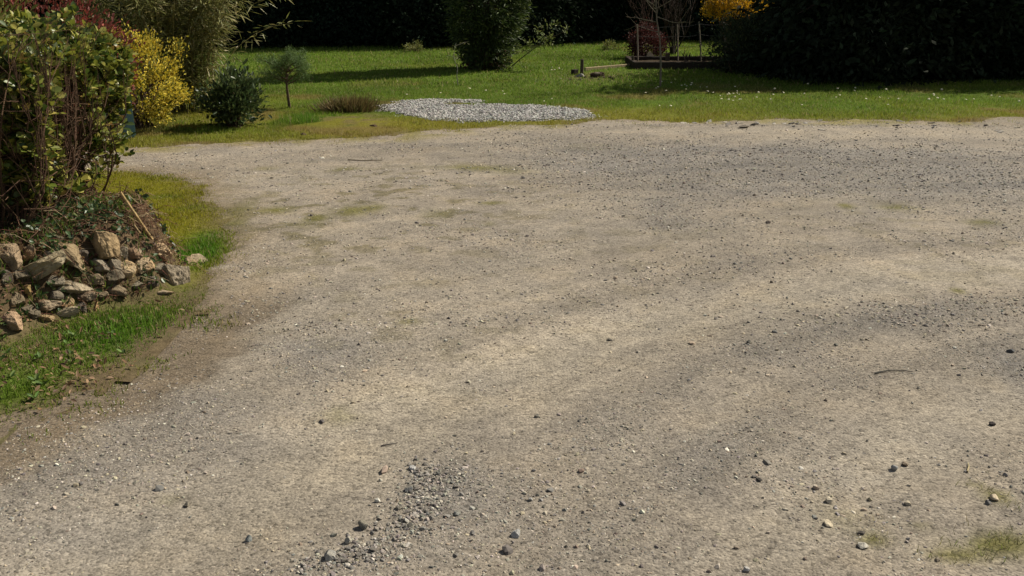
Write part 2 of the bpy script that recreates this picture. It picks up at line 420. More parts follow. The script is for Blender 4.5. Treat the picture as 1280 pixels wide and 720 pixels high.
col = lerp(col, (.12, .085, .05), np.clip(gauss(X, Y, 745, 96, 45, 5)+.9*gauss(X, Y, 440, 150, 50, 8)*(fbm(X, Y, 5, 3, 87) > .5)+gauss(X, Y, 45, 440, 55, 26)*1.0+.8*sstep(.52, .66, fbm(X, Y, 2.6, 3, 88))*(Y < 6)*(X < -1.2)*1.1, 0, 1)*.8)
Z = hgt(X, Y) + .025*(fbm(X, Y, 4, 3, 91)-.5) + .03*gauss(X, Y, 430, 150, 60, 12)
keep = (D[F] < .12).any(1)
V, F2, c2 = compact(np.stack([X, Y, Z], 1), F[keep], col)
mk('lawn', V, F2, M_lawn, col=c2, smooth=True)['kind'] = 'structure'
s = 600
mk('ground', [(-s, -s, -.12), (s, -s, -.12), (s, s, -.12), (-s, s, -.12)], np.array([(0, 1, 2, 3)]), M_far)['kind'] = 'structure'

# pale stone chippings patch
X, Y, F = grid(-2.6, 1.6, 12.6, 16.4, .06)
D = sdf(PATCH, X, Y)+.5*(fbm(X, Y, 3.5, 4, 95)-.5)-.03
Zp = hgt(X, Y)+np.clip(D*.15, -.05, .014)+.016*(fbm(X, Y, 5, 2, 96)-.5)
keep = (D[F] > -.1).any(1)
V, F2, c2 = compact(np.stack([X, Y, Zp], 1), F[keep], np.stack([np.full_like(X, .30), np.full_like(X, .29), np.full_like(X, .27)], 1))
mk('gravel_patch', V, F2, M_gravel, col=c2, smooth=True)['kind'] = 'structure'

# ------------------------------------------------------------------ loose stone (uncountable)
PROT = []
for k in range(16):
    r = np.random.default_rng(200+k); v = ICO_V*r.uniform(.72, 1.15, (12, 1)) + r.normal(0, .12, (12, 3)); PROT.append(v)
PROT = np.array(PROT)
def pebbles(P, R, col, flat=(.45, .85)):
    n = len(P); v = PROT[rng.integers(0, len(PROT), n)].copy()
    s = np.stack([rng.uniform(.75, 1.3, n), rng.uniform(.7, 1.1, n), rng.uniform(*flat, n)], 1)*R[:, None]
    v = v*s[:, None, :]
    a = rng.uniform(0, 2*np.pi, n); ca, sa = np.cos(a)[:, None], np.sin(a)[:, None]
    x = v[:, :, 0]*ca-v[:, :, 1]*sa; y = v[:, :, 0]*sa+v[:, :, 1]*ca
    tx = rng.normal(0, .25, n)[:, None]; z = v[:, :, 2]+tx*x
    V = np.stack([x, y, z], 2)+P[:, None, :]
    F = (ICO_F[None]+(np.arange(n)*12)[:, None, None]).reshape(-1, 3)
    return V.reshape(-1, 3), F, np.repeat(col, 12, axis=0)
def drive_z(x, y):                                          # height of the driveway mesh itself
    fx = np.clip((np.asarray(x, float)+10)/.033, 0, DGZ.shape[1]-1.001); fy = np.clip((np.asarray(y, float)+3.5)/.033, 0, DGZ.shape[0]-1.001)
    ix = fx.astype(int); iy = fy.astype(int); fx = fx-ix; fy = fy-iy
    return (DGZ[iy, ix]*(1-fx)+DGZ[iy, ix+1]*fx)*(1-fy)+(DGZ[iy+1, ix]*(1-fx)+DGZ[iy+1, ix+1]*fx)*fy
def scatter(n, y0, y1, rmed, rsig, thr, dens_dark):
    y = rng.uniform(y0, y1, n); hw = .56*y+.9; x = rng.uniform(-1, 1, n)*hw
    dkf = np.clip(field(DARK, x, y), 0, 1.2); tnf = np.clip(field(TAN, x, y), 0, 1); cl = fbm(x, y, 2.5, 4, 101)
    pk, co, _ = track(x, y); eg = np.exp(-((drive_d(x, y)-.25)/.2)**2)*(y < 7)
    p = (.20+dens_dark*np.clip(dkf+.75*co, 0, 1.2)-.12*tnf-.14*pk+.15*eg)*sstep(.25, .7, cl+.2*dkf+.2*co)*1.5
    ok = (rng.uniform(0, 1, n) < p) & (drive_d(x, y) > thr)
    x, y, dkf = x[ok], y[ok], dkf[ok]; m = len(x)
    r = np.clip(rmed*np.exp(rng.normal(0, rsig, m)), rmed*.45, rmed*3.2)
    c = mixcol([(.13,.12,.105),(.23,.21,.185),(.32,.285,.23),(.36,.305,.22),(.55,.50,.42),(.19,.15,.115)], [.16,.24,.24,.22,.05,.09], m, .25)
    return pebbles(np.stack([x, y, drive_z(x, y)+r*rng.uniform(-.25, .2, m)], 1), r, c)
parts = [scatter(90000, 2.3, 5.2, .0026, .42, .15, .8), scatter(20000, 2.3, 5.6, .0038, .55, .2, 1.2), scatter(80000, 5.2, 9.0, .0044, .5, .12, 1.1),
         scatter(70000, 9.0, 13.8, .0062, .45, .05, 1.2), scatter(1300, 2.3, 10, .008, .45, .1, 1.1)]
RUB = [(382, 717), (420, 706), (455, 700), (490, 680), (508, 655), (522, 635), (535, 615), (545, 600), (515, 588)]
n = 1400; sg = rng.uniform(0, len(RUB)-1.001, n); sg = np.where(rng.uniform(0, 1, n) < .2, np.clip(rng.normal(5.0, 1.0, n), 0, 7.9), sg); j = sg.astype(int); f = (sg-j)[:, None]; rp = np.array(RUB, float); q = rp[j]*(1-f)+rp[j+1]*f
q = q+np.stack([rng.normal(0, 16, n)+rng.exponential(28, n)*(rng.uniform(0, 1, n) < .5), rng.normal(0, 9, n)], 1); PP = np.array([at(a_, b_) for a_, b_ in q]); r = np.clip(.0042*np.exp(rng.normal(0, .5, n)), .002, .013)
parts.append(pebbles(np.stack([PP[:, 0], PP[:, 1], drive_z(PP[:, 0], PP[:, 1])+r*.05], 1), r, mixcol([(.17,.158,.14),(.25,.23,.2),(.34,.31,.26),(.12,.11,.1),(.45,.40,.33)], [.3,.3,.2,.12,.08], n, .2)))
V, F, c = join(parts)
tag(mk('loose_gravel', V, F, M_pebble, col=c), 'loose grey gravel strewn over the packed drive', 'gravel', kind='stuff')
n = 19000; x = rng.uniform(-2.5, 1.6, n); y = rng.uniform(12.8, 16.2, n); d = sdf(PATCH, x, y)+.5*(fbm(x, y, 3.5, 4, 95)-.5)-.03
ok = (d > 0) | ((d > -.12) & (rng.uniform(0, 1, n) < .15)); x, y, d = x[ok], y[ok], d[ok]; m = len(x)
r = rng.uniform(.007, .019, m)
V, F, c = pebbles(np.stack([x, y, hgt(x, y)+np.clip(d*.15, -.02, .014)+.010], 1), r, mixcol([(.50,.48,.44),(.38,.365,.335),(.25,.235,.215),(.13,.125,.115)], [.35,.35,.2,.1], m, .15))
tag(mk('stone_chippings', V, F, M_pebble, col=c), 'pale grey stone chippings heaped on the lawn edge', 'gravel', kind='stuff')

# ------------------------------------------------------------------ grass
def lawn_blades(n, x0, x1, y0, y1, h, wd, extra=None, thr=0.03, seg=1):
    x = rng.uniform(x0, x1, n); y = rng.uniform(y0, y1, n)
    d = drive_d(x, y); bh = bank_h(x, y)
    fr = (np.abs(x) < .56*y+1.2)
    p = np.maximum(sstep(.16, -.10, d), .55*sstep(np.where(y > 11, .8, .42), .05, d)*sstep(.53, .64, fbm(x, y, 5.5, 3, 117)))*(sdf(PATCH, x, y)+.5*(fbm(x, y, 3.5, 4, 95)-.5) < rng.uniform(-.05, .34, n))*np.clip(1-bh/.10, 0.0, 1)*fr
    p = p*sstep(.22, .5, fbm(x, y, 3.3, 3, 111)+.12)
    ok = rng.uniform(0, 1, n) < p; x, y, d = x[ok], y[ok], d[ok]; m = len(x)
    c = lawn_col(x, y)*(1+rng.uniform(-.3, .35, (m, 1)))*(1+rng.uniform(-.08, .08, (m, 3)))
    dead = rng.uniform(0, 1, m) < .07; c[dead] = (.32, .25, .12)
    hh = h*rng.uniform(.5, 1.3, m)*(.45+.9*fbm(x, y, 1.7, 3, 113))
    if extra is not None: hh = hh*extra(x, y)
    return blades(np.stack([x, y, hgt(x, y)-.006], 1), hh, wd*rng.uniform(.7, 1.3, m), .65, c, seg)
V, F, c = join([lawn_blades(260000, -11, 12, 11.4, 18, .05, .010), lawn_blades(60000, -5.5, -1.2, 11.6, 14.6, .05, .009, lambda x, y: .4+2.6*np.clip((gauss(x, y, 250, 160, 45, 7)+gauss(x, y, 385, 150, 60, 8)+gauss(x, y, 460, 158, 50, 5))*sstep(.45, .62, fbm(x, y, 2.6, 3, 231)), 0, 1)), lawn_blades(260000, -15, 18, 18, 32, .065, .017)])
tag(mk('lawn_grass', V, F, M_grass, col=c), 'short green lawn grass beyond the drive', 'grass', kind='stuff')
lush = lambda x, y: .5+1.15*np.clip(gauss(x, y, 250, 318, 36, 16)*.6+gauss(x, y, 150, 400, 70, 20)*1.15+gauss(x, y, 20, 495, 50, 14)*.5, 0, 1.2)
V, F, c = lawn_blades(320000, -6.5, -1.2, 3.0, 10.6, .055, .0055, lush, seg=2)
tag(mk('verge_grass', V, F, M_grass, col=c), 'mossy and bright green verge grass around the stone bank', 'grass', kind='stuff')
n = 60000; y = rng.uniform(2.4, 13, n); x = rng.uniform(-1, 1, n)*(.56*y+.5); f = np.clip(field(MOSS, x, y), 0, 1.2)
f2 = f*sstep(.35, .7, fbm(x, y, 8, 3, 31)+.25*f)
# richer growth in the near right corner
n2 = 9000; y2 = rng.uniform(2.3, 3.6, n2); x2 = rng.uniform(.8, 2.4, n2); g2 = np.clip(gauss(x2, y2, 1255, 690, 50, 18)*1.3+gauss(x2, y2, 1190, 708, 40, 8)+gauss(x2, y2, 1258, 635, 14, 8)+gauss(x2, y2, 1230, 622, 10, 6)+gauss(x2, y2, 1092, 683, 14, 7)+gauss(x2, y2, 1220, 611, 16, 3)*.6, 0, 1.2)
g2 = g2*sstep(.4, .65, fbm(x2, y2, 10, 3, 33)+.15*g2)
ok = rng.uniform(0, 1, n) < f2*.5; ok2 = rng.uniform(0, 1, n2) < g2
x = np.concatenate([x[ok], x2[ok2]]); y = np.concatenate([y[ok], y2[ok2]]); m = len(x)
near = (y < 3.6)
V, F, c = blades(np.stack([x, y, drive_z(x, y)-.004], 1), np.where(near, .034, .021)*rng.uniform(.5, 1.3, m), np.where(near, .0035, .006), .9, mixcol([(.12,.12,.025),(.10,.13,.02),(.2,.17,.07)], [.5,.3,.2], m), 1)
tag(mk('drive_moss', V, F, M_grass, col=c), 'thin moss and grass tufts growing through the gravel', 'moss', kind='stuff')

# ------------------------------------------------------------------ background evergreens
def conifer(name, H, R, n, seed, label, group, base_col, skirt=.0, leafL=.14, leafW=.065):
    t = empty(name, (0, 0, 0), label, 'tree', group)
    path = np.stack([.05*np.sin(np.linspace(0, 3, 9)+seed), .05*np.cos(np.linspace(0, 2, 9)+seed), np.linspace(-.1, H*.97, 9)], 1)
    limbs = [(path, np.linspace(.13, .02, 9))]
    for k in range(36):
        z = rng.uniform(.25, H*.9); a = rng.uniform(0, 2*np.pi); L = R*(1-(z/H))**.7*rng.uniform(.6, .95)
        limbs.append((np.array([(0, 0, z), (math.cos(a)*L*.5, math.sin(a)*L*.5, z+.04*L), (math.cos(a)*L, math.sin(a)*L, z-.12*L)]), np.array([.03, .02, .008])))
    V, F = tubes(limbs, 5); mk('trunk', V, F, M_bark, t, col=ncol((.07, .05, .035), len(V), .2))
    nc = 230; zc = H*(1-rng.uniform(0, 1, nc)**.62)*.98; zc[:60] = rng.uniform(.05, .9, 60)
    ac = rng.uniform(0, 2*np.pi, nc); rc = R*np.clip(1-zc/H, .03, 1)**.62*rng.uniform(.45, 1.02, nc)*(1+.18*np.sin(ac*3+zc*2+seed))
    CC = np.stack([np.cos(ac)*rc, np.sin(ac)*rc, zc], 1)
    i = rng.integers(0, nc, n); P = CC[i]+rng.normal(0, 1, (n, 3))*np.array([.24, .24, .2])*(R/1.3)
    P[:, 2] = np.abs(P[:, 2])
    Dr = norm(np.stack([P[:, 0], P[:, 1], np.zeros(n)], 1))*.9+rng.normal(0, .55, (n, 3))+np.array([0, 0, -.35])
    br = rng.uniform(.65, 1.35, nc)[i][:, None]
    V, F, c = leaves(P, Dr, rdir(n), leafL*rng.uniform(.6, 1.3, n), leafW*rng.uniform(.7, 1.3, n), 'card', ncol(base_col, n, .3)*br)
    mk('crown', V, F, M_conifer, t, col=c)
    return t
LB = 'dark evergreen in the shaded row closing the far side of the lawn'; GB = 'evergreens along the far side of the lawn'
protos = [conifer('evergreen_tree', 5.2, 1.75, 26000, 1, LB, GB, (.016, .026, .012)), conifer('evergreen_tree', 6.0, 1.9, 26000, 5, LB, GB, (.02, .028, .012)),
          conifer('evergreen_tree', 4.8, 1.7, 26000, 9, LB, GB, (.014, .025, .014))]
spots = []
for k in range(21):
    x = -17+k*1.75; yb = 29.3+.13*(x+8)+(1.6 if x > 2 else 0)
    spots.append((x+random.uniform(-.3, .3), yb+random.uniform(-.3, .4), 1.0))
    if k % 2 == 0: spots.append((x+.9, yb+2.4+random.uniform(-.4, .4), 1.25))
for k in range(12): spots.append((-18+k*3.3, 35.2+random.uniform(-.4, .8), 1.5))
for k, (x, y, s_) in enumerate(spots):
    loc = (x, y, float(hgt(x, y))-.03); rz = random.uniform(0, 6.28); s2 = s_*random.uniform(.9, 1.1)
    if k < 3: o = protos[k]; o.location = loc; o.rotation_euler = (0, 0, rz); o.scale = (s2,)*3
    else: copy_tree(protos[k % 3], loc, rz, s2)
LR = 'tall dark evergreen shrub in the dense hedge row at the right of the lawn'; GR = 'evergreens of the right hedge row'
pr = [conifer('evergreen_shrub', 4.6, 1.5, 15000, 21, LR, GR, (.016, .024, .012), leafL=.15, leafW=.07), conifer('evergreen_shrub', 4.2, 1.6, 15000, 25, LR, GR, (.02, .027, .013), leafL=.16, leafW=.06)]
spots = []
for k in range(9):
    spots.append((6.15+k*1.35+random.uniform(-.2, .2), 20.1+random.uniform(-.25, .25)+.03*k, 1.0))
for k in range(7): spots.append((6.9+k*1.8+random.uniform(-.2, .2), 22.0+random.uniform(-.25, .35), 1.08))
for k, (x, y, s_) in enumerate(spots):
    loc = (x, y, float(hgt(x, y))-.03); rz = random.uniform(0, 6.28); s2 = s_*random.uniform(.93, 1.08)
    if k < 2: o = pr[k]; o.location = loc; o.rotation_euler = (0, 0, rz); o.scale = (s2,)*3
    else: copy_tree(pr[k % 2], loc, rz, s2)

# ------------------------------------------------------------------ shrubs
def bush(name, label, cat, px, Y, width, height, n, L, W, kind, cols, probs, mat=M_matte, seed=1, clump=.13, nclump=60, stems=14, ground=None, shell=.75, jit=.25, updir=.5, flat_top=1.0, zlo=.05, group=None, stemcol=(.09,.06,.04), depth=None):
    p0 = at_y(px, 300, Y); z0 = float(hgt(p0[0], Y))
    t = empty(name, (p0[0], Y, z0-.02), label, cat, group); depth = depth or width
    dirs = rdir(nclump); dirs[:, 2] = np.where(dirs[:, 2] < 0, dirs[:, 2]*.76, dirs[:, 2]); rr = rng.uniform(shell, 1.0, nclump)*(.72+.5*fbm(dirs[:, 0]*1.6+seed*3+px*.1, dirs[:, 1]*1.6+dirs[:, 2]*1.9, 1, 2, seed))
    half = np.array([width/2, depth/2, height*.55])
    CC = dirs*rr[:, None]*half; CC[:, 2] = CC[:, 2]+height*.45; CC[:, 2] = np.clip(CC[:, 2], zlo, height)
    i = rng.integers(0, nclump, n); P = CC[i]+rng.normal(0, clump, (n, 3)); P[:, 2] = np.maximum(P[:, 2], .02)
    Dr = norm(P-np.array([0, 0, height*.4]))+rng.normal(0, .5, (n, 3))+np.array([0, 0, updir])
    br = rng.uniform(.75, 1.2, nclump)[i][:, None]
    V, F, c = leaves(P, Dr, rdir(n)+np.array([0, 0, .8]), L*rng.uniform(.6, 1.25, n), W*rng.uniform(.7, 1.25, n), kind, mixcol(cols, probs, n, jit)*br)
    mk('foliage', V, F, mat, t, col=c)
    st = []
    for k in range(min(stems, nclump)):
        b = rng.normal(0, .06*width, 3)*np.array([1, 1, 0]); e = CC[k]*np.array([.92, .92, .95]); mid = (b+e)/2+np.array([0, 0, .12*height])+rng.normal(0, .03, 3)
        st.append((np.array([b, b*.6+mid*.4, mid, e]), np.linspace(.012*max(width, .5)+.004, .004, 4)))
    V, F = tubes(st, 5); mk('stems', V, F, M_bark, t, col=ncol(stemcol, len(V), .2))
    return t
bush('golden_shrub', 'rounded golden yellow leaved shrub beside the teal bin', 'shrub', 194, 13.0, 1.3, 1.34, 15000, .040, .024, 'oval',
     [(.66,.52,.055),(.76,.63,.11),(.38,.31,.035),(.15,.17,.03),(.06,.075,.018)], [.36,.2,.2,.12,.12], clump=.06, nclump=85, stems=26, shell=.70)
bush('dark_shrub', 'low dark green glossy shrub between the golden shrub and the small pine', 'shrub', 304, 13.1, .86, .76, 2700, .078, .040, 'oval',
     [(.04,.065,.022),(.06,.085,.028),(.11,.14,.05)], [.5,.35,.15], mat=M_leaf, clump=.075, nclump=70, stems=26, shell=.35)
bush('red_shrub', 'dark red leaved shrub showing over the top of the leafy hedge', 'shrub', 66, 10.2, 1.9, 2.08, 11000, .055, .026, 'oval',
     [(.19,.045,.032),(.13,.034,.025),(.26,.07,.045),(.09,.07,.03)], [.45,.3,.12,.13], clump=.10, nclump=130, stems=24, shell=.7, zlo=.75)
bush('olive_shrub', 'tall olive green twiggy shrub at the left edge behind the hedge', 'shrub', -22, 8.4, 1.2, 2.5, 6000, .065, .028, 'oval',
     [(.14,.14,.03),(.09,.11,.025),(.2,.18,.05)], [.5,.3,.2], mat=M_matte, clump=.14, nclump=70, stems=40, shell=.6)
bush('maroon_shrub', 'rounded dark maroon shrub behind the garden fence', 'shrub', 800, 24.3, .80, .74, 5200, .05, .03, 'oval',
     [(.085,.026,.022),(.11,.035,.028),(.06,.026,.02)], [.5,.25,.25], clump=.08, nclump=70, stems=14)
bush('flowering_shrub', 'shrub covered in yellow flowers beside the right hedge', 'shrub', 896, 24.4, 1.4, 2.3, 8000, .055, .035, 'oval',
     [(.70,.42,.02),(.60,.34,.02),(.10,.11,.03),(.2,.14,.05)], [.5,.25,.15,.1], clump=.09, nclump=80, stems=36, shell=.6, zlo=1.15)
bush('loose_shrub', 'loose dark green shrub at the lawn end of the right hedge', 'shrub', 915, 20.8, 1.5, 1.12, 5000, .08, .03, 'lance',
     [(.03,.045,.018),(.045,.06,.022),(.08,.09,.03)], [.5,.35,.15], clump=.16, nclump=80, stems=36, shell=.45)
for px, lab in ((757, 'yellow green low clump in the dark, sunlit paleness put into its leaf colour, left of the maroon shrub'), (524, 'low clump in the dark, sunlit paleness put into its leaf colour, left of the columnar evergreen')):
    bush('low_clump', lab, 'plant', px, 27.2 if px > 700 else 26.6, .42, .22, 420, .07, .03, 'lance', [(.2,.2,.05),(.12,.14,.04)], [.6,.4], clump=.05, nclump=18, stems=8)  # pale leaf colours stand in for sun on these clumps

# columnar bushy evergreen on the lawn
c0 = at_y(606, 90, 21.6); t = empty('bushy_tree', (c0[0], 21.6, float(hgt(c0[0], 21.6))-.02), 'columnar bushy evergreen tree standing alone in the middle of the lawn', 'tree')
st = []
for k in range(16):
    a = rng.uniform(0, 6.28); b = np.array([math.cos(a), math.sin(a), 0])*rng.uniform(.05, .38); e = b*1.7+np.array([rng.normal(0, .15), rng.normal(0, .15), rng.uniform(3.2, 4.5)])
    st.append((np.array([b, b*1.1+(e-b)*.35, b*1.2+(e-b)*.7, e]), np.array([.04, .032, .022, .008])))
V, F = tubes(st, 6); mk('trunk', V, F, M_bark, t, col=ncol((.07, .05, .035), len(V), .2))
n = 42000; nc = 300; zc = rng.uniform(.12, 4.6, nc); rr = (.45+.42*sstep(.1, 1.5, zc))*np.clip(1.15-(zc/4.9)**3, .15, 1); a = rng.uniform(0, 6.28, nc); q = rng.uniform(.5, 1.05, nc)
CC = np.stack([np.cos(a)*rr*q, np.sin(a)*rr*q, zc], 1); i = rng.integers(0, nc, n); P = CC[i]+rng.normal(0, .1, (n, 3)); P[:, 2] = np.abs(P[:, 2])+.03
Dr = norm(P*np.array([1, 1, 0]))+rng.normal(0, .5, (n, 3))+np.array([0, 0, -.2])
V, F, c = leaves(P, Dr, rdir(n), .11*rng.uniform(.6, 1.3, n), .03*rng.uniform(.7, 1.3, n), 'lance', mixcol([(.038,.058,.017),(.06,.088,.022),(.12,.145,.035)], [.45,.4,.15], n))
mk('crown', V, F, M_matte, t, col=c)
n = 700; a = rng.uniform(0, 6.28, n); P = np.stack([np.cos(a)*.45*rng.uniform(.4, 1.25, n), np.sin(a)*.4*rng.uniform(.6, 1.25, n), rng.uniform(.02, .4, n)], 1)
V, F, c = leaves(P, rdir(n)+np.array([0, 0, .4]), rdir(n), .09*rng.uniform(.6, 1.2, n), .035, 'lance', ncol((.09, .045, .025), n, .3)); mk('dead_leaves', V, F, M_matte, t, col=c)

# bamboo clump
c0 = at_y(216, 150, 14.6); t = empty('bamboo_clump', (c0[0], 14.6, float(hgt(c0[0], 14.6))-.02), 'arching olive bamboo clump behind the golden shrub', 'bamboo')
st, PP, DD = [], [], []
for k in range(120):
    a = rng.uniform(0, 6.28); b = np.array([math.cos(a)*rng.uniform(0, .75), math.sin(a)*rng.uniform(0, .55), 0]); H = rng.uniform(1.6, 3.0)
    out = np.array([b[0]*rng.uniform(.6, 1.6)+rng.normal(.12, .22), b[1]*.8+rng.normal(0, .2), 0])
    s_ = np.linspace(0, 1, 9); pts = b+np.outer(s_**2, out)+np.outer(s_-.18*s_**4*np.linalg.norm(out), np.array([0, 0, H]))
    st.append((pts, np.linspace(.009, .002, 9)))
    m = 120; u = rng.uniform(.12, 1, m)*8; j = np.clip(u.astype(int), 0, 7); f = (u-j)[:, None]; p = pts[j]*(1-f)+pts[j+1]*f
    d = rdir(m)*np.array([1, 1, .5]); PP.append(p+d*rng.uniform(.02, .16, (m, 1))); DD.append(d+np.array([.25, 0, -.25]))
V, F = tubes(st, 5); mk('culms', V, F, M_bark, t, col=ncol((.16, .14, .05), len(V), .2))
P = np.concatenate(PP); Dr = np.concatenate(DD); n = len(P)
V, F, c = leaves(P, Dr, rdir(n)*.6+np.array([0, 0, 1]), .17*rng.uniform(.6, 1.3, n), .021*rng.uniform(.7, 1.3, n), 'lance', mixcol([(.17,.17,.05),(.22,.20,.07),(.11,.125,.035),(.34,.30,.15)], [.4,.3,.18,.12], n)*1.15); mk('foliage', V, F, M_bamboo, t, col=c)

# small pine
p0 = onground(362, 134); t = empty('small_pine', p0, 'small young pine with a bare trunk on the lawn', 'tree')
H = .86; st = []; tip = []
trunk = np.stack([np.array([0, -.01, -.02, -.02, .0]), np.zeros(5), np.linspace(-.03, .6, 5)], 1); st.append((trunk, np.linspace(.024, .014, 5)))
for k in range(26):
    a = k*2.4; z = rng.uniform(.34, .62); L = rng.uniform(.14, .40)*(1.1-.3*(z-.3)); e = np.array([math.cos(a)*L, math.sin(a)*L, z+rng.uniform(.02, .22)])
    st.append((np.array([(0, 0, z), (e*.5+np.array([0, 0, z*.5])), e]), np.array([.010, .007, .004]))); tip.append(e); tip.append(e*.7+np.array([0, 0, z*.3]))
tip.append(np.array([0, 0, .72])); st.append((np.array([(0, 0, .6), (.01, 0, .7), (.0, 0, .78)]), np.array([.012, .008, .004])))
V, F = tubes(st, 6); mk('trunk', V, F, M_bark, t, col=ncol((.13, .09, .06), len(V), .2))
n = 5600; tip = np.array(tip); i = rng.integers(0, len(tip), n); P = tip[i]+rng.normal(0, .035, (n, 3)); Dr = norm(P-np.array([0, 0, .45]))*.5+rdir(n)+np.array([0, 0, .35])
V, F, c = leaves(P, Dr, rdir(n), .075*rng.uniform(.6, 1.2, n), .006, 'lance', ncol((.105, .16, .05), n, .3)); mk('crown', V, F, M_matte, t, col=c)

# dry grass clump
p0 = onground(437, 139); n = 2600; r = np.abs(rng.normal(0, .15, n)); a = rng.uniform(0, 6.28, n)
P = np.stack([np.cos(a)*r*1.25, np.sin(a)*r*.8, np.full(n, -.02)], 1); out = np.stack([np.cos(a), np.sin(a), np.zeros(n)], 1)*rng.uniform(.2, 1.0, (n, 1))*1.1
V, F, c = leaves(P, out+np.array([0, 0, 1])+rng.normal(0, .25, (n, 3)), rdir(n), .27*rng.uniform(.5, 1.2, n), .010, 'lance', mixcol([(.15,.11,.04),(.09,.065,.026),(.26,.19,.08),(.12,.125,.035)], [.4,.3,.15,.15], n))
o = mk('ornamental_grass', V, F, M_matte, col=c); o.location = tuple(p0); tag(o, 'brown tuft of dry ornamental grass near the pale chippings', 'plant')

# ------------------------------------------------------------------ saplings and bare shrubs
def stick(path, r0, r1, sides=6): m = len(path); return (np.array(path, float), np.linspace(r0, r1, m))
def thin_tree(name, label, base, pts, r0, r1, twigs, col, leafc=None, nleaf=0, leafL=.07, leafW=.03, trange=(.4, 1), tl=.35, cat='tree', up=.4, depth=1):
    t = empty(name, base, label, cat); pts = np.array(pts, float)-np.array(base)
    out = [(pts, np.linspace(r0, r1, len(pts)))]; main = out[0]
    for k in range(twigs):
        u = rng.uniform(*trange)*(len(pts)-1); j = min(int(u), len(pts)-2); p = pts[j]+(pts[j+1]-pts[j])*(u-j)
        d = rdir(1)[0]*np.array([1, 1, .4])+np.array([0, 0, up]); branches(p, norm(d), tl*rng.uniform(.6, 1.2), r1*.9, depth, out, .5, .2, (1, 2))
    V, F = tubes(out, 6); mk('trunk', V, F, M_bark, t, col=ncol(col, len(V), .2))
    if nleaf:
        ends = np.concatenate([o_[0][2:] for o_ in out[1:]]); i = rng.integers(0, len(ends), nleaf); P = ends[i]+rng.normal(0, .03, (nleaf, 3))
        V, F, c = leaves(P, rdir(nleaf)+np.array([0, 0, -.2]), rdir(nleaf)+np.array([0, 0, 1]), leafL*rng.uniform(.6, 1.2, nleaf), leafW, 'oval', ncol(leafc, nleaf, .25)); mk('foliage', V, F, M_matte, t, col=c)
    return t
b = onground(825.5, 109); Y0 = b[1]
thin_tree('bare_sapling', 'slender bare sapling with pale bark in front of the raised bed', b, [b-np.array([0, 0, .05]), at_y(826, 80, Y0), at_y(825, 50, Y0), at_y(821, 25, Y0), at_y(820, 0, Y0), at_y(822, -40, Y0), at_y(823, -90, Y0)], .020, .009, 16, (.17, .14, .10), trange=(.38, 1), tl=.55)
b = onground(573, 107); Y0 = b[1]
thin_tree('crooked_sapling', 'thin crooked pale sapling in front of the columnar evergreen', b, [b-np.array([0, 0, .03]), at_y(571, 96, Y0), at_y(572, 85, Y0), at_y(567, 72, Y0), at_y(568, 62, Y0), at_y(570, 54, Y0)], .011, .005, 6, (.30, .27, .21), (.16, .17, .06), 26, .05, .025, (.35, 1), .14)
b = onground(634, 86); Y0 = b[1]-.2
thin_tree('leaning_sapling', 'leafy sapling leaning right from the foot of the columnar evergreen', b, [b-np.array([0, 0, .03]), at_y(650, 74, Y0), at_y(663, 64, Y0), at_y(677, 54, Y0), at_y(694, 45, Y0), at_y(710, 37, Y0)], .014, .005, 15, (.10, .085, .05), (.15, .18, .05), 210, .10, .034, (.35, 1), .22)
for px, lab, cc in ((824, 'bare red brown twiggy shrub behind the fence, left of its twin', (.06, .036, .026)), (842, 'bare grey brown twiggy shrub behind the fence, right of its twin', (.055, .042, .033))):
    p0 = at_y(px, 68, 25.6); p0[2] = float(hgt(p0[0], 25.6)); t = empty('bare_shrub', p0, lab, 'shrub'); out = []
    for k in range(7):
        d = np.array([rng.normal(0, .28), rng.normal(0, .28), 1]); branches(np.array([rng.normal(0, .06), rng.normal(0, .06), -.03]), norm(d), rng.uniform(.8, 1.2), .022, 3, out, .42, .35, (2, 3), .72)
    V, F = tubes(out, 4); mk('stems', V, F, M_bark, t, col=ncol(cc, len(V), .25))

# ------------------------------------------------------------------ raised bed, fence, posts, rubble
def wood(name, label, cat, px0, py0, px1, py1, h, dep, col, tilt=0, group=None):
    a, b = onground(px0, py0), onground(px1, py1); L = np.linalg.norm((b-a)[:2])
    V, F = box(0, 0, h/2-.03, L, dep, h, .008)
    o = mk(name, V, F, M_timber, col=ncol(col, len(V), .12)); mid = (a+b)/2; o.location = tuple(mid); o.rotation_euler = (0, tilt, math.atan2(b[1]-a[1], b[0]-a[0]))
    return tag(o, label, cat, group)
a, b = onground(791, 86), onground(918, 86)
t = empty('raised_bed', (a+b)/2, 'raised garden bed edged with dark timber sleepers', 'raised bed'); L = (b-a)[0]
for k, (cx, cy, sx, sy) in enumerate(((0, 0, L, .10), (0, 1.5, L, .10), (-L/2+.05, .75, .10, 1.398), (L/2-.05, .75, .10, 1.398))):
    V, F = box(cx, cy, .06, sx, sy, .19, .01); mk('sleeper', V, F, M_timber, t, col=ncol((.045, .034, .026), len(V), .2))
X, Y, F = grid(-L/2+.1, L/2-.1, .05, 1.45, .05); mk('soil', np.stack([X, Y, .06+.05*(fbm(X, Y, 5, 3, 141)-.3)], 1), F, M_lawn, t, col=ncol((.05, .036, .022), len(X), .2), smooth=True)
wood('timber_plank', 'pale weathered plank lying on the lawn left of the raised bed', 'plank', 731, 88, 788, 83, .09, .05, (.32, .26, .15))
wood('timber_offcut', 'short dark timber block beside the leaning post', 'block', 715.5, 92, 721, 91.5, .12, .10, (.04, .03, .025))
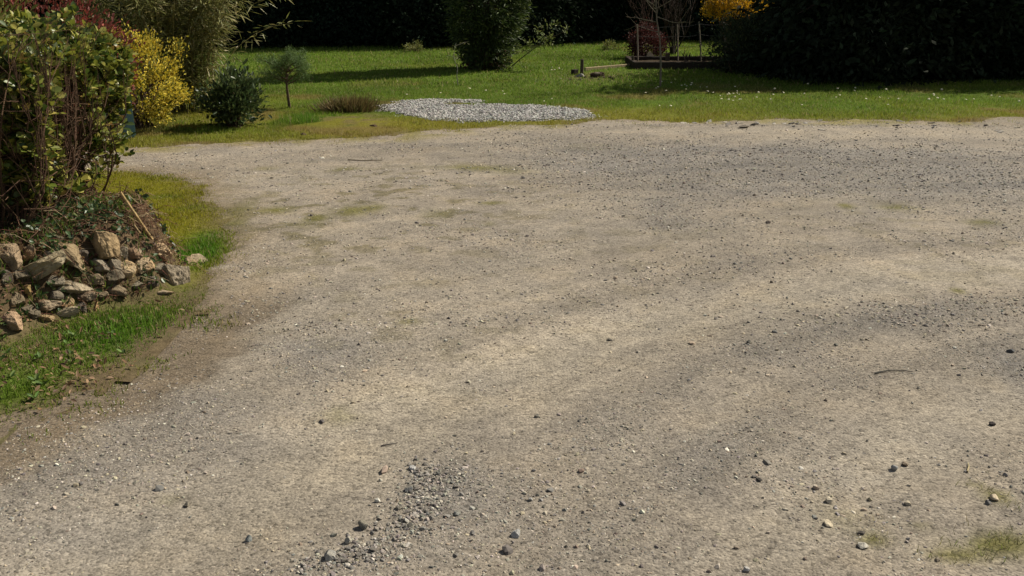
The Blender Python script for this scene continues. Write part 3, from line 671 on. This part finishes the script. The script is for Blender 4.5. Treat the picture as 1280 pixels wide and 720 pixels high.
def post(name, label, px, py, top, Y=None, r=.028, col=(.09, .07, .05), lean=0.0, cat='post', group=None):
    b = onground(px, py); e = at_y(px+lean, top, b[1]); V, F = tubes([(np.array([b*0-np.array([0, 0, .15]), (e-b)*.5, e-b, e-b+np.array([0, 0, .004])]), np.array([r, r, r*.93, .001]))], 8)
    o = mk(name, V, F, M_timber, col=ncol(col, len(V), .15)); o.location = tuple(b); return tag(o, label, cat, group)
post('wooden_post', 'dark wooden post standing at the left end of the pale plank', 727, 92, 74, r=.035, lean=.8)
post('wooden_post', 'short dark peg at the left corner of the raised bed', 791, 84, 70, r=.03)
post('wooden_post', 'thick dark stump like post behind the raised bed sleeper', 834.5, 80, 66, r=.05)
f0 = onground(797, 79.5); t = empty('wire_fence', f0, 'thin wire fence with slim posts along the raised bed', 'fence'); tops = []
for px, py, top in ((797, 79, 30), (847, 79, 30), (874, 78, 27), (905, 78, 27)):
    b = onground(px, py); b[1] = f0[1]; b[2] = float(hgt(b[0], b[1])); e = at_y(px-.5, top, b[1]); tops.append((b-f0, e-f0))
    V, F = tubes([(np.array([b-f0-np.array([0, 0, .1]), (b+e)/2-f0, e-f0]), .016)], 7); mk('fence_post', V, F, M_timber, t, col=ncol((.24, .20, .15), len(V), .15))
for u in (.2, .45, .7, .95):
    pts = []
    for b, e in tops: pts.append(b+(e-b)*u+np.array([0, -.016, 0]))
    pp = []
    for i in range(len(pts)-1):
        for s_ in np.linspace(0, 1, 6)[:-1]: q = pts[i]*(1-s_)+pts[i+1]*s_; q[2] -= .03*math.sin(math.pi*s_); pp.append(q)
    pp.append(pts[-1]); V, F = tubes([(np.array(pp), .0035)], 4); mk('wire', V, F, M_timber, t, col=ncol((.08, .075, .07), len(V), .1))
b = onground(857, 80); out = []
for d in ((-.35, 0, 1), (.3, 0, 1), (.05, .1, 1)): branches(np.zeros(3), norm(np.array(d)), .24, .016, 1, out, .4, .2)
V, F = tubes(out, 5); o = mk('pruned_stump', V, F, M_bark, col=ncol((.05, .04, .03), len(V), .2)); o.location = tuple(b); tag(o, 'small forked pruned stump behind the raised bed', 'stump')

def stone(name, label, cat, px, py, wpx, hpx, seed, col, tilt=0.0, dep=.8, res=ICO3, planes=9, group=None, surf=True, sink=.35, rough=.05, yaw=None):
    p = hit(px, py) if surf else onground(px, py)
    if name == 'loose_stone': p[2] = float(drive_z(p[0], p[1]))
    dist = np.linalg.norm(p-np.array([0, 0, CAM_H])); a = wpx*dist/FPX/2; h = hpx*dist/FPX/2
    V = rock_shape(res, seed, planes, rough=rough)*np.array([a, (a+h)/2*dep*1.0, h])
    r = np.random.default_rng(seed); V = V@rotm(r.uniform(-.15, .15), -tilt, r.uniform(-.25, .25) if yaw is None else yaw).T
    n = len(V); c = np.asarray(col)[None]*(1+.5*(n3(V*34, 3, seed)-.5))[:, None]*np.ones((n, 3))
    pat = sstep(.52, .68, n3(V*13, 3, seed+3)); c = c*(1-pat[:, None]*.45)+np.array([.36, .31, .22])*pat[:, None]*.45
    o = mk(name, V, F := res[1], M_stone, col=c); o.location = tuple(p+(np.array([0, 0, h*(1-2*sink)]) if not surf else np.array([0, .02, 0]))); return tag(o, label, cat, group)
stone('garden_stone', 'pale tan stone resting on the raised bed edge', 'stone', 812, 78.5, 11, 9, 301, (.55, .42, .27), surf=False, sink=-.45)
stone('garden_stone', 'grey stone at the foot of the dark leaning post', 'stone', 724, 96, 13, 7, 302, (.25, .25, .25), surf=False)
stone('soil_clod', 'large dark brown clod of earth right of the dark post', 'earth clod', 746, 96.5, 20, 11, 303, (.07, .045, .03), surf=False, rough=.14)
for k in range(7):
    stone('soil_clod', 'small crumb of dark earth on the bare soil strip beside the dark post', 'earth clod', 715+k*8+random.uniform(-3, 3), 98.5+random.uniform(-2, 1.5), random.uniform(4, 8), random.uniform(3, 5), 320+k, (.085, .058, .038), surf=False, rough=.14, group='crumbs of earth by the dark post')
stone('soil_clod', 'small dark clod at the right end of the bare soil strip', 'earth clod', 766, 99, 8, 5, 304, (.06, .045, .03), surf=False, rough=.14)
stone('soil_clod', 'brown clod lying on the grass below the dry grass tuft', 'earth clod', 468, 158, 14, 5, 305, (.10, .065, .04), surf=False, rough=.14)
stone('soil_clod', 'flat brown clod at the grass edge below the small pine', 'earth clod', 380, 168, 10, 5, 306, (.12, .085, .05), surf=False, rough=.14)

# teal bin
p0 = at_y(143, 150, 12.15); p0[2] = float(hgt(p0[0], 12.15)); t = empty('garden_bin', p0, 'dark teal plastic garden bin half hidden behind the leafy hedge', 'bin')
prof = [(.0, .0), (.225, .0), (.23, .02), (.222, .35), (.215, .66), (.222, .662), (.222, .70), (.20, .70), (.20, .66)]
th = np.linspace(0, 2*np.pi, 33)[:-1]; V = np.array([(r*math.cos(q), r*math.sin(q), z) for r, z in prof for q in th]); k = 32
F = np.array([(i*k+j, i*k+(j+1) % k, (i+1)*k+(j+1) % k, (i+1)*k+j) for i in range(len(prof)-1) for j in range(k)])
mk('body', V, F, M_plastic, t, col=np.tile((.003, .017, .019), (len(V), 1)), smooth=False)
prof = [(.0, .715), (.06, .715), (.19, .712), (.199, .705), (.199, .67)]; V = np.array([(r*math.cos(q), r*math.sin(q), z) for r, z in prof for q in th])
F = np.array([(i*k+j, i*k+(j+1) % k, (i+1)*k+(j+1) % k, (i+1)*k+j) for i in range(len(prof)-1) for j in range(k)])
mk('lid', V, F, M_plastic, t, col=np.tile((.004, .019, .021), (len(V), 1)))

# ------------------------------------------------------------------ leafy hedge on the stone bank
t = empty('leafy_hedge', (-3.6, 6.5, .4), 'leggy hedge with broad glossy green leaves growing on the stone bank', 'hedge')
off = np.array([3.6, -6.5, -.4]); 
XL, XR, YF, YB, ZT = -5.2, -2.79, 5.72, 7.3, 1.60
out = []; tips = []
for k in range(170):
    x = XR-.12-rng.uniform(0, 1)**1.5*2.3; y = YF-.08+rng.uniform(0, 1)**1.3*(YB-YF-.2); z = float(hgt(x, y))-.02
    d = norm(np.array([rng.normal(.05, .4), rng.normal(-.1, .35), 1])); L = rng.uniform(.45, .8)
    branches((x, y, z), d, L, rng.uniform(.006, .012), 3 if x > -3.6 else 2, out, .45, .28, (2, 3), .62)
for k in range(900):                                        # crossing dead twigs low on the face
    x = rng.uniform(-3.7, XR+.05); y = YF-.10+rng.uniform(0, .45) if rng.uniform() < .65 else rng.uniform(YF, 7.0); z = float(hgt(x, y))+rng.uniform(.0, 1)**1.3*.75
    p = np.array([x, y, z]); d = norm(rng.normal(0, 1, 3)+np.array([0, 0, .5])); out.append((np.array([p, p+d*.12+rng.normal(0, .02, 3), p+d*.26+rng.normal(0, .04, 3)]), np.array([.004, .003, .002])))
cl = []
for pts, rad in out:
    pts[:, 0] = np.minimum(pts[:, 0], XR+.04); pts[:, 2] = np.minimum(pts[:, 2], ZT-.02); cl.append((pts+off, rad))
V, F = tubes(cl, 4); mk('stems', V, F, M_bark, t, col=ncol((.085, .05, .03), len(V), .45))
# leaves: shell of the hedge, denser to the top; each cluster is a whorl round a twig tip
nw = 7000; u = rng.uniform(0, 1, nw); P0 = np.zeros((nw, 3))
for i in range(nw):
    q = u[i]
    if q < .30: P0[i] = (XR-.1-rng.uniform(0, 1)**1.2*2.0, rng.uniform(YF+.15, YB-.15), .6+(ZT-.7)*rng.uniform(0, 1)**.7)          # inside
    elif q < .58: P0[i] = (XR-rng.uniform(0, 1)**1.4*2.2, YF+abs(rng.normal(0, .13)), .55+(ZT-.55)*rng.uniform(0, 1)**.7)      # front
    elif q < .82: P0[i] = (XR-abs(rng.normal(0, .12)), rng.uniform(YF, YB), .55+(ZT-.55)*rng.uniform(0, 1)**.7)                # end
    else: P0[i] = (XR-rng.uniform(0, 1)**1.3*2.4, rng.uniform(YF, YB), ZT-abs(rng.normal(0, .09)))                             # top
lump = (fbm(P0[:, 0]*2.5+P0[:, 1]*2, P0[:, 2]*2.8, 1.2, 3, 151)-.5)
P0[:, 1] -= lump*.35*((u >= .30) & (u < .58)); P0[:, 0] += lump*.22*((u >= .58) & (u < .82)); P0[:, 2] += lump*.30*(u >= .82)
P0[:, 2] -= .17*np.clip(1-(XR-P0[:, 0])/.28, 0, 1)*(P0[:, 2] > 1.2); rn = np.clip((P0[:, 2]-1.25)/.4, 0, 1)*.10; P0[:, 0] -= rn*(P0[:, 0] > XR-.3); P0[:, 1] += rn*(P0[:, 1] < YF+.3)
ok = fbm(P0[:, 0]*2+P0[:, 1]*2, P0[:, 2]*2.4, 1.6, 3, 161) > .35+.10*(P0[:, 2] < 1.1); ok |= (P0[:, 2] > 1.3) & (rng.uniform(0, 1, nw) < .5); P0 = P0[ok]; nw = len(P0)
per = 5; P = np.repeat(P0, per, 0); n = len(P); Dr = rdir(n)*np.array([1, 1, .7])+np.array([.12, -.15, .45]); P = P+norm(Dr)*.012
nl = rng.normal(0, .65, (n, 3))+np.array([.25, -.15, .85])
lc = mixcol([(.115,.14,.02),(.20,.205,.03),(.05,.08,.014),(.36,.33,.08),(.20,.13,.035)], [.32,.26,.22,.15,.05], n, .25)
V, F, c = leaves(P+off, Dr, nl, .068*rng.uniform(.45, 1.2, n), .045*rng.uniform(.7, 1.2, n), 'oval', lc); mk('foliage', V, F, M_leaf, t, col=c, smooth=True)

# ------------------------------------------------------------------ stone bank
ROCKS = [
 ((7, 322), 22, 24, 1, (.30, .25, .19), .1, 'pale boulder at the left edge of the stone bank'),
 ((43, 337), 62, 20, 2, (.30, .28, .21), .55, 'long speckled slab tilted up to the right in the stone bank'),
 ((84, 318), 42, 17, 3, (.27, .23, .16), -.75, 'long stone leaning down to the right under the hedge'),
 ((125, 309), 32, 32, 4, (.33, .27, .18), .1, 'large block of tan stone at the top of the bank under the hedge'),
 ((34, 318), 22, 17, 5, (.24, .17, .11), .3, 'brownish stone behind the long speckled slab'),
 ((119, 336), 24, 17, 6, (.22, .21, .19), .15, 'grey stone under the large tan block'),
 ((141, 333), 15, 18, 7, (.19, .18, .16), 0, 'small dark grey stone left of the pale yellow block'),
 ((158, 337), 22, 22, 8, (.44, .34, .21), -.1, 'pale yellow block in the middle of the stone bank'),
 ((178, 337), 20, 19, 9, (.42, .33, .22), -.1, 'pale block touching the right of the pale yellow one'),
 ((198, 317), 26, 17, 10, (.42, .34, .24), .1, 'pale stone below the bamboo cane'),
 ((213, 350), 31, 30, 11, (.31, .29, .25), -.5, 'pale grey boulder at the right end of the bank'),
 ((241, 329), 26, 17, 12, (.36, .30, .22), 0, 'rounded low stone alone on the verge grass'),
 ((88, 361), 36, 16, 13, (.30, .28, .23), -.25, 'flat grey slab with moss above the dark hollow'),
 ((31, 365), 14, 13, 14, (.30, .24, .12), .2, 'small yellowish stone under the long slab'),
 ((81, 380), 15, 14, 15, (.38, .30, .20), .3, 'small tan stone under the flat grey slab'),
 ((78, 394), 28, 10, 16, (.33, .29, .20), .25, 'thin flat stone at the foot of the bank'),
 ((118, 388), 9, 14, 17, (.35, .25, .15), 0, 'small upright orange brown stone at the foot of the bank'),
 ((12, 405), 22, 20, 18, (.36, .28, .21), .1, 'pinkish tan stone at the bottom left of the bank'),
 ((50, 381), 34, 13, 19, (.18, .13, .09), -.05, 'dark brown ledge stone low in the bank'),
 ((52, 399), 22, 10, 20, (.28, .23, .15), 0, 'low flat stone beside the thin one at the foot of the bank'),
 ((206, 368), 20, 7, 21, (.33, .27, .20), 0, 'flat stone sunk in earth below the grey boulder'),
 ((231, 353), 8, 8, 22, (.28, .25, .20), 0, 'fist sized stone right of the grey boulder'),
 ((104, 372), 26, 14, 23, (.14, .10, .07), -.1, 'dark reddish stone in the shade right of the flat grey slab'),
 ((165, 318), 22, 13, 24, (.20, .15, .11), -.4, 'brown earthy stone behind the pale yellow block'),
 ((62, 324), 16, 14, 25, (.17, .15, .12), .4, 'dark stone between the long slab and the leaning stone'),
]
FILL = [(20,346,24,16),(66,352,22,14),(100,322,18,16),(112,352,24,14),(138,350,26,16),(150,318,18,14),(186,352,24,14),(14,378,22,16),(34,390,22,14),(64,372,22,12),(98,386,18,12),(142,364,26,12),
        (168,358,20,12),(196,338,20,14),(2,350,18,18),(120,372,22,10),(72,302,18,12),(8,300,22,14),(178,308,16,10)]
for k, (px, py, wp, hp) in enumerate(FILL):
    cc = [(.13,.105,.07),(.17,.14,.10),(.10,.08,.06),(.19,.145,.09)][k % 4]  # darkened browns: shade of the gaps put into the stone colour so they recede
    stone('bank_stone', 'half buried stone filling a gap between the larger bank stones, gap shade put into its colour', 'stone', px, py, wp*1.2, hp*1.25, 1500+k*11, cc, random.uniform(-.4, .4), .9, ICO3, 10, 'filler stones of the bank', True, rough=.07)
for (px, py), wp, hp, sd_, cc, tl, lab in ROCKS:
    stone('bank_stone', lab, 'stone', px, py, wp*1.3, hp*1.36, 400+sd_*7, (cc[0]*.95, cc[1]*.83, cc[2]*.68), tl, .9, ICO4, 10, 'stones of the bank under the hedge', True, rough=.06)
# ivy and litter over the bank (uncountable)
n = 9000; x = rng.uniform(-4.2, -1.9, n); y = rng.uniform(4.6, 7.2, n); bh = bank_h(x, y); f = fbm(x, y, 4.5, 3, 171)
ok = (bh > .05) & (f > .5); x, y = x[ok], y[ok]; n = len(x); P = np.stack([x, y, hgt(x, y)+rng.uniform(.0, .07, n)], 1)
V, F, c = leaves(P, rdir(n)+np.array([.1, -.5, .1]), rng.normal(0, .4, (n, 3))+np.array([.1, -.5, .8]), .042*rng.uniform(.6, 1.2, n), .03*rng.uniform(.7, 1.2, n), 'oval', mixcol([(.045,.075,.025),(.065,.10,.035),(.12,.15,.045)], [.5,.35,.15], n))
tag(mk('ivy', V, F, M_leaf, col=c), 'dark ivy creeping between the bank stones', 'ivy', kind='stuff')
st = []
for k in range(2200):
    x = rng.uniform(-3.9, -2.0); y = rng.uniform(4.8, 6.9); bh = float(bank_h(x, y))
    if bh < .04: continue
    p = np.array([x, y, float(hgt(x, y))+rng.uniform(.005, .05)]); d = norm(rng.normal(0, 1, 3)*np.array([1, .8, .5])+np.array([.2, -.2, -.1])); L = rng.uniform(.06, .22)
    st.append((np.array([p, p+d*L*.5+np.array([0, 0, .02]), p+d*L+np.array([0, 0, -.02])]), np.array([.0026, .002, .0012])))
V, F = tubes(st, 3); tag(mk('dry_stems', V, F, M_bark, col=np.repeat(mixcol([(.16,.09,.05),(.28,.21,.12),(.12,.05,.035)], [.5,.25,.25], len(st)), 9, 0)), 'dead stems and roots hanging over the stone bank', 'dead stems', kind='stuff')
n = 11000; x = rng.uniform(-3.9, -1.9, n); y = rng.uniform(4.7, 6.9, n); bh = bank_h(x, y); ok = (bh > .03) & (fbm(x, y, 3.7, 3, 181) > .40); x, y = x[ok], y[ok]; n = len(x)
V, F, c = leaves(np.stack([x, y, hgt(x, y)+.008+rng.uniform(0, .02, n)], 1), rdir(n)*np.array([1, 1, .3]), rng.normal(0, .35, (n, 3))+np.array([0, 0, 1]), .036*rng.uniform(.5, 1.2, n), .017, 'oval', mixcol([(.13,.07,.035),(.20,.12,.06),(.08,.045,.03)], [.45,.3,.25], n))
tag(mk('leaf_litter', V, F, M_matte, col=c), 'brown fallen leaves lying over the stone bank', 'leaf litter', kind='stuff')
# bank weeds: little green tufts among the stones
n = 15000; x = rng.uniform(-3.9, -1.9, n); y = rng.uniform(4.7, 6.6, n); bh = bank_h(x, y); ok = (bh > .03) & (fbm(x, y, 3.9, 3, 191) > .49); x, y = x[ok], y[ok]; n = len(x)
V, F, c = blades(np.stack([x, y, hgt(x, y)-.005], 1), .06*rng.uniform(.4, 1.4, n), .006, .8, mixcol([(.08,.15,.02),(.15,.16,.03)], [.7,.3], n), 2)
tag(mk('bank_weeds', V, F, M_grass, col=c), 'green weeds sprouting between the bank stones', 'weeds', kind='stuff')

# broad leaved weeds and dead leaves on the near verge
PW, DW = [], []
for k in range(46):
    px, py = rng.uniform(-10, 215), rng.uniform(385, 505); p = onground(px, py)
    if drive_d(p[0], p[1]) > .02 or bank_h(p[0], p[1]) > .1: continue
    m = rng.integers(5, 11); a = rng.uniform(0, 6.28, m); PW.append(np.tile(p+np.array([0, 0, .012]), (m, 1))); DW.append(np.stack([np.cos(a), np.sin(a), rng.uniform(.25, 1.1, m)], 1))
P = np.concatenate(PW); n = len(P); V, F, c = leaves(P, np.concatenate(DW), np.tile((0, 0, 1.), (n, 1))+rng.normal(0, .2, (n, 3)), .042*rng.uniform(.5, 1.3, n), .021, 'oval', mixcol([(.09,.16,.03),(.14,.2,.05),(.07,.11,.03)], [.5,.25,.25], n))
tag(mk('verge_weeds', V, F, M_matte, col=c), 'broad leaved green weeds in the verge below the stone bank', 'weeds', kind='stuff')
n = 520; q = np.stack([rng.uniform(-20, 240, n), rng.uniform(375, 515, n)], 1); P = np.array([onground(*a_) for a_ in q]); ok = (fbm(P[:, 0], P[:, 1], 3, 3, 221) > .46) & (drive_d(P[:, 0], P[:, 1]) < .12); P = P[ok]; n = len(P); P[:, 2] += .02
V, F, c = leaves(P, rdir(n)*np.array([1, 1, .4]), rng.normal(0, .4, (n, 3))+np.array([0, 0, 1]), .04*rng.uniform(.5, 1.2, n), .02, 'oval', mixcol([(.2,.12,.06),(.30,.2,.11),(.12,.07,.04)], [.45,.3,.25], n))
tag(mk('fallen_leaves', V, F, M_matte, col=c), 'brown fallen leaves in the verge grass below the bank', 'leaf litter', kind='stuff')
# canes
def cane(label, a, b, r, col, name='bamboo_cane', cat='cane'):
    a, b = np.array(a), np.array(b); m = 9; pts = np.array([a+(b-a)*s_ for s_ in np.linspace(0, 1, m)])-a; rad = np.where(np.arange(m) % 2 == 0, r*1.12, r)
    V, F = tubes([(pts, rad)], 8); o = mk(name, V, F, M_bark, col=ncol(col, len(V), .1)); o.location = tuple(a); return tag(o, label, cat)
g = hit(190, 299); cane('tan bamboo cane leaning from the bank stones up against the hedge', g, at_y(150, 240, g[1]-.12), .0095, (.42, .30, .14))
g = hit(183, 303); cane('short pale cane stub beside the longer leaning cane', g, at_y(167, 281, g[1]-.05), .007, (.36, .27, .14))

# ------------------------------------------------------------------ countable bigger stones and twigs on the drive
STONES = [((645, 675), 14, 11, (.30, .29, .27), 'block shaped grey stone alone near the front of the drive'),
 ((455, 666), 14, 11, (.10, .10, .09), 'dark charcoal stone left of the rubble strip'),
 ((437, 686), 11, 10, (.27, .26, .23), 'light grey stone just left of the rubble strip'),
 ((413, 706), 19, 11, (.24, .24, .23), 'largest grey stone at the front end of the rubble strip'),
 ((500, 643), 9, 6, (.09, .09, .085), 'small dark stone at the left rim of the rubble strip'),
 ((512, 616), 14, 7, (.12, .12, .115), 'dark flat stone at the back of the rubble strip'),
 ((515, 589), 14, 6, (.32, .31, .29), 'pale flat stone behind the rubble strip'),
 ((572, 651), 12, 7, (.20, .20, .18), 'grey flat stone right of the rubble strip'),
 ((570, 702), 10, 4, (.14, .13, .12), 'thin dark stone low in the front of the drive'),
 ((472, 632), 7, 6, (.5, .47, .4), 'small whitish stone left of the rubble strip'),
 ((312, 679), 8, 10, (.17, .18, .17), 'small upright grey stone on the left of the drive'),
 ((235, 633), 9, 6, (.09, .08, .07), 'dark stone beside a mossy stain on the left of the drive'),
 ((663, 632), 7, 5, (.28, .27, .25), 'small grey stone behind the block shaped one'),
 ((1036, 634), 12, 7, (.55, .48, .36), 'cream stone in the front right of the drive'),
 ((1033, 664), 19, 5, (.46, .39, .28), 'long flat cream stone in the front right of the drive'),
 ((1077, 693), 16, 7, (.40, .37, .31), 'pale grey flat stone near the mossy corner'),
 ((1133, 637), 12, 5, (.42, .36, .27), 'flat tan stone right of the cream ones'),
 ((1130, 586), 10, 5, (.15, .11, .08), 'dark brown stone on the right of the drive'),
 ((1117, 592), 9, 8, (.25, .25, .24), 'grey stone beside the dark brown one on the right'),
 ((1239, 533), 9, 5, (.06, .05, .045), 'blackish stone at the right side of the drive'),
 ((948, 609), 8, 4, (.05, .045, .04), 'flat black stone right of the middle of the drive'),
 ((933, 721), 9, 6, (.4, .38, .35), 'pale stone cut by the bottom edge of the photo'),
 ((1076, 676), 9, 4, (.08, .07, .06), 'dark stone next to the mossy tuft'),
 ((1234, 638), 8, 6, (.10, .10, .10), 'dark pebble beside the cream stone in the grass corner'),
 ((1241, 632), 12, 7, (.55, .44, .31), 'cream stone lying among the grass tufts at the right'),
 ((936, 432), 8, 4, (.05, .05, .045), 'dark stone in the middle right of the drive'),
 ((762, 424), 8, 3, (.06, .055, .05), 'flat dark stone in the middle of the drive'),
 ((671, 523), 7, 6, (.10, .10, .095), 'dark stone in front of the tan stretch of the drive'),
 ((1263, 443), 9, 5, (.08, .08, .08), 'dark stone in the coarse patch at the right edge'),
 ((960, 281), 10, 3, (.07, .055, .045), 'dark chip on the drive below the coarse grey band'),
 ((930, 161), 14, 4, (.12, .10, .08), 'dark stone at the far edge of the drive under the lawn')]
for k, ((px, py), wp, hp, cc, lab) in enumerate(STONES):
    stone('loose_stone', lab, 'stone', px, py, wp*1.02, hp*1.0, 700+k*3, tuple(np.array(cc)*1.25), 0, 1.0, ICO2, 12, 'bigger stones lying on the drive', False, .22, .04, yaw=random.uniform(0, 3))
rub = 'grey stone of the rubble strip near the front of the drive'
protoS = []
for k in range(8):
    V = rock_shape(ICO2, 900+k, 14, depth=(.35, .75), rough=.03)*np.array([.55, .46, .27]); protoS.append(V)
i = 0; meshes = []
for k in range(8):
    o = mk('rubble_stone', protoS[k], ICO2[1], M_stone, col=ncol([(.42,.385,.33),(.35,.32,.28),(.50,.45,.375),(.28,.25,.215)][k % 4], len(protoS[k]), .1)); tag(o, rub, 'stone', 'grey stones of the rubble strip'); meshes.append(o)
path = [(382, 717), (420, 706), (455, 700), (490, 680), (505, 655), (520, 635), (530, 615), (545, 600), (515, 590)]
for k in range(260):
    s_ = rng.uniform(0, len(path)-1.001); j = int(s_); f = s_-j; px = path[j][0]*(1-f)+path[j+1][0]*f+rng.normal(0, 17); py = path[j][1]*(1-f)+path[j+1][1]*f+rng.normal(0, 7)
    p = at(px, py); p[2] = float(drive_z(p[0], p[1])); sz = .012*math.exp(rng.normal(-.05, .5)); sz = min(sz, .026)
    o = meshes[k] if k < 8 else meshes[k % 8].copy()
    if k >= 8: C.objects.link(o)
    o.location = (p[0], p[1], p[2]+sz*.18); o.scale = (sz,)*3; o.rotation_euler = (rng.normal(0, .3), rng.normal(0, .3), rng.uniform(0, 6.28))
ft = []
for k in range(44):
    px = rng.uniform(820, 1275) if k > 24 else rng.normal(960, 45); p = at(px, 152+abs(rng.normal(3, 5))); p[2] = float(drive_z(p[0], p[1])); sz = rng.uniform(.04, .10)
    c_ = meshes[k % 8].copy(); C.objects.link(c_); c_.location = (p[0], p[1], p[2]); c_.scale = (sz*1.3, sz, sz*.7); c_.rotation_euler = (rng.normal(0, .3), rng.normal(0, .3), rng.uniform(0, 6.28))
    c_['label'] = 'half buried stone along the far edge of the drive below the lawn'; c_['group'] = 'stones along the far drive edge'
def twig(label, pts, r, col, name='twig'):
    P = [onground(*q) for q in pts]; P = np.array([(p[0], p[1], float(drive_z(p[0], p[1]))+r*1.2+.003*(i % 2)) for i, p in enumerate(P)])
    V, F = tubes([(P-P[0], np.linspace(r, r*.5, len(P)))], 6); o = mk(name, V, F, M_bark, col=ncol(col, len(V), .1)); o.location = tuple(P[0]); tag(o, label, 'twig')
twig('thin grey twig lying at the right of the drive', [(1093, 472), (1110, 469), (1128, 468), (1140, 470)], .004, (.13, .12, .10))
twig('short pale twig near the grass corner', [(1208, 597), (1210, 590), (1209, 585)], .004, (.42, .34, .2))
twig('dark twig lying behind the rubble strip', [(476, 558), (488, 557), (497, 555)], .003, (.08, .075, .07))
twig('long dark twig on the far drive before the lawn', [(435, 201), (455, 202), (478, 202)], .006, (.12, .09, .06))
twig('short dark stick in the verge grass below the bank', [(110, 436), (116, 440), (122, 444)], .005, (.10, .06, .04))

# daisies
dm = None; DA = []
for cx, cy, sx, sy, q in ((920, 122, 20, 4, 16), (845, 112, 25, 4, 16), (1040, 123, 70, 5, 14), (1180, 127, 50, 5, 12), (560, 115, 60, 8, 8), (693, 90, 6, 2, 5), (1000, 112, 60, 6, 6), (760, 130, 50, 6, 5)):
    for k in range(q): DA.append((cx+rng.normal(0, sx), cy+rng.normal(0, sy)))
for k, (px, py) in enumerate(DA):
    p = onground(px, py)
    if k == 0:
        th = np.linspace(0, 2*np.pi, 13)[:-1]; V = [(0, 0, .006)]+[(math.cos(q)*(.018 if j % 2 else .013), math.sin(q)*(.018 if j % 2 else .013), 0) for j, q in enumerate(th)]+[(.001, 0, -.07), (-.001, .001, -.07)]
        F = [np.array([(0, 1+j, 1+(j+1) % 12) for j in range(12)]+[(0, 13, 14)])]; c = np.tile((.75, .75, .70), (15, 1)); c[0] = (.7, .5, .05); c[13:] = (.06, .1, .02)
        dm = mk('daisy', V, F, M_petal, col=c); tag(dm, 'tiny white daisy in the short lawn grass', 'daisy', 'daisies in the lawn'); o = dm
    else: o = dm.copy(); C.objects.link(o)
    o.location = (p[0], p[1], p[2]+.05); s_ = rng.uniform(.7, 1.25); o.scale = (s_,)*3; o.rotation_euler = (rng.uniform(.1, .7), rng.normal(0, .2), rng.uniform(-.6, .6))
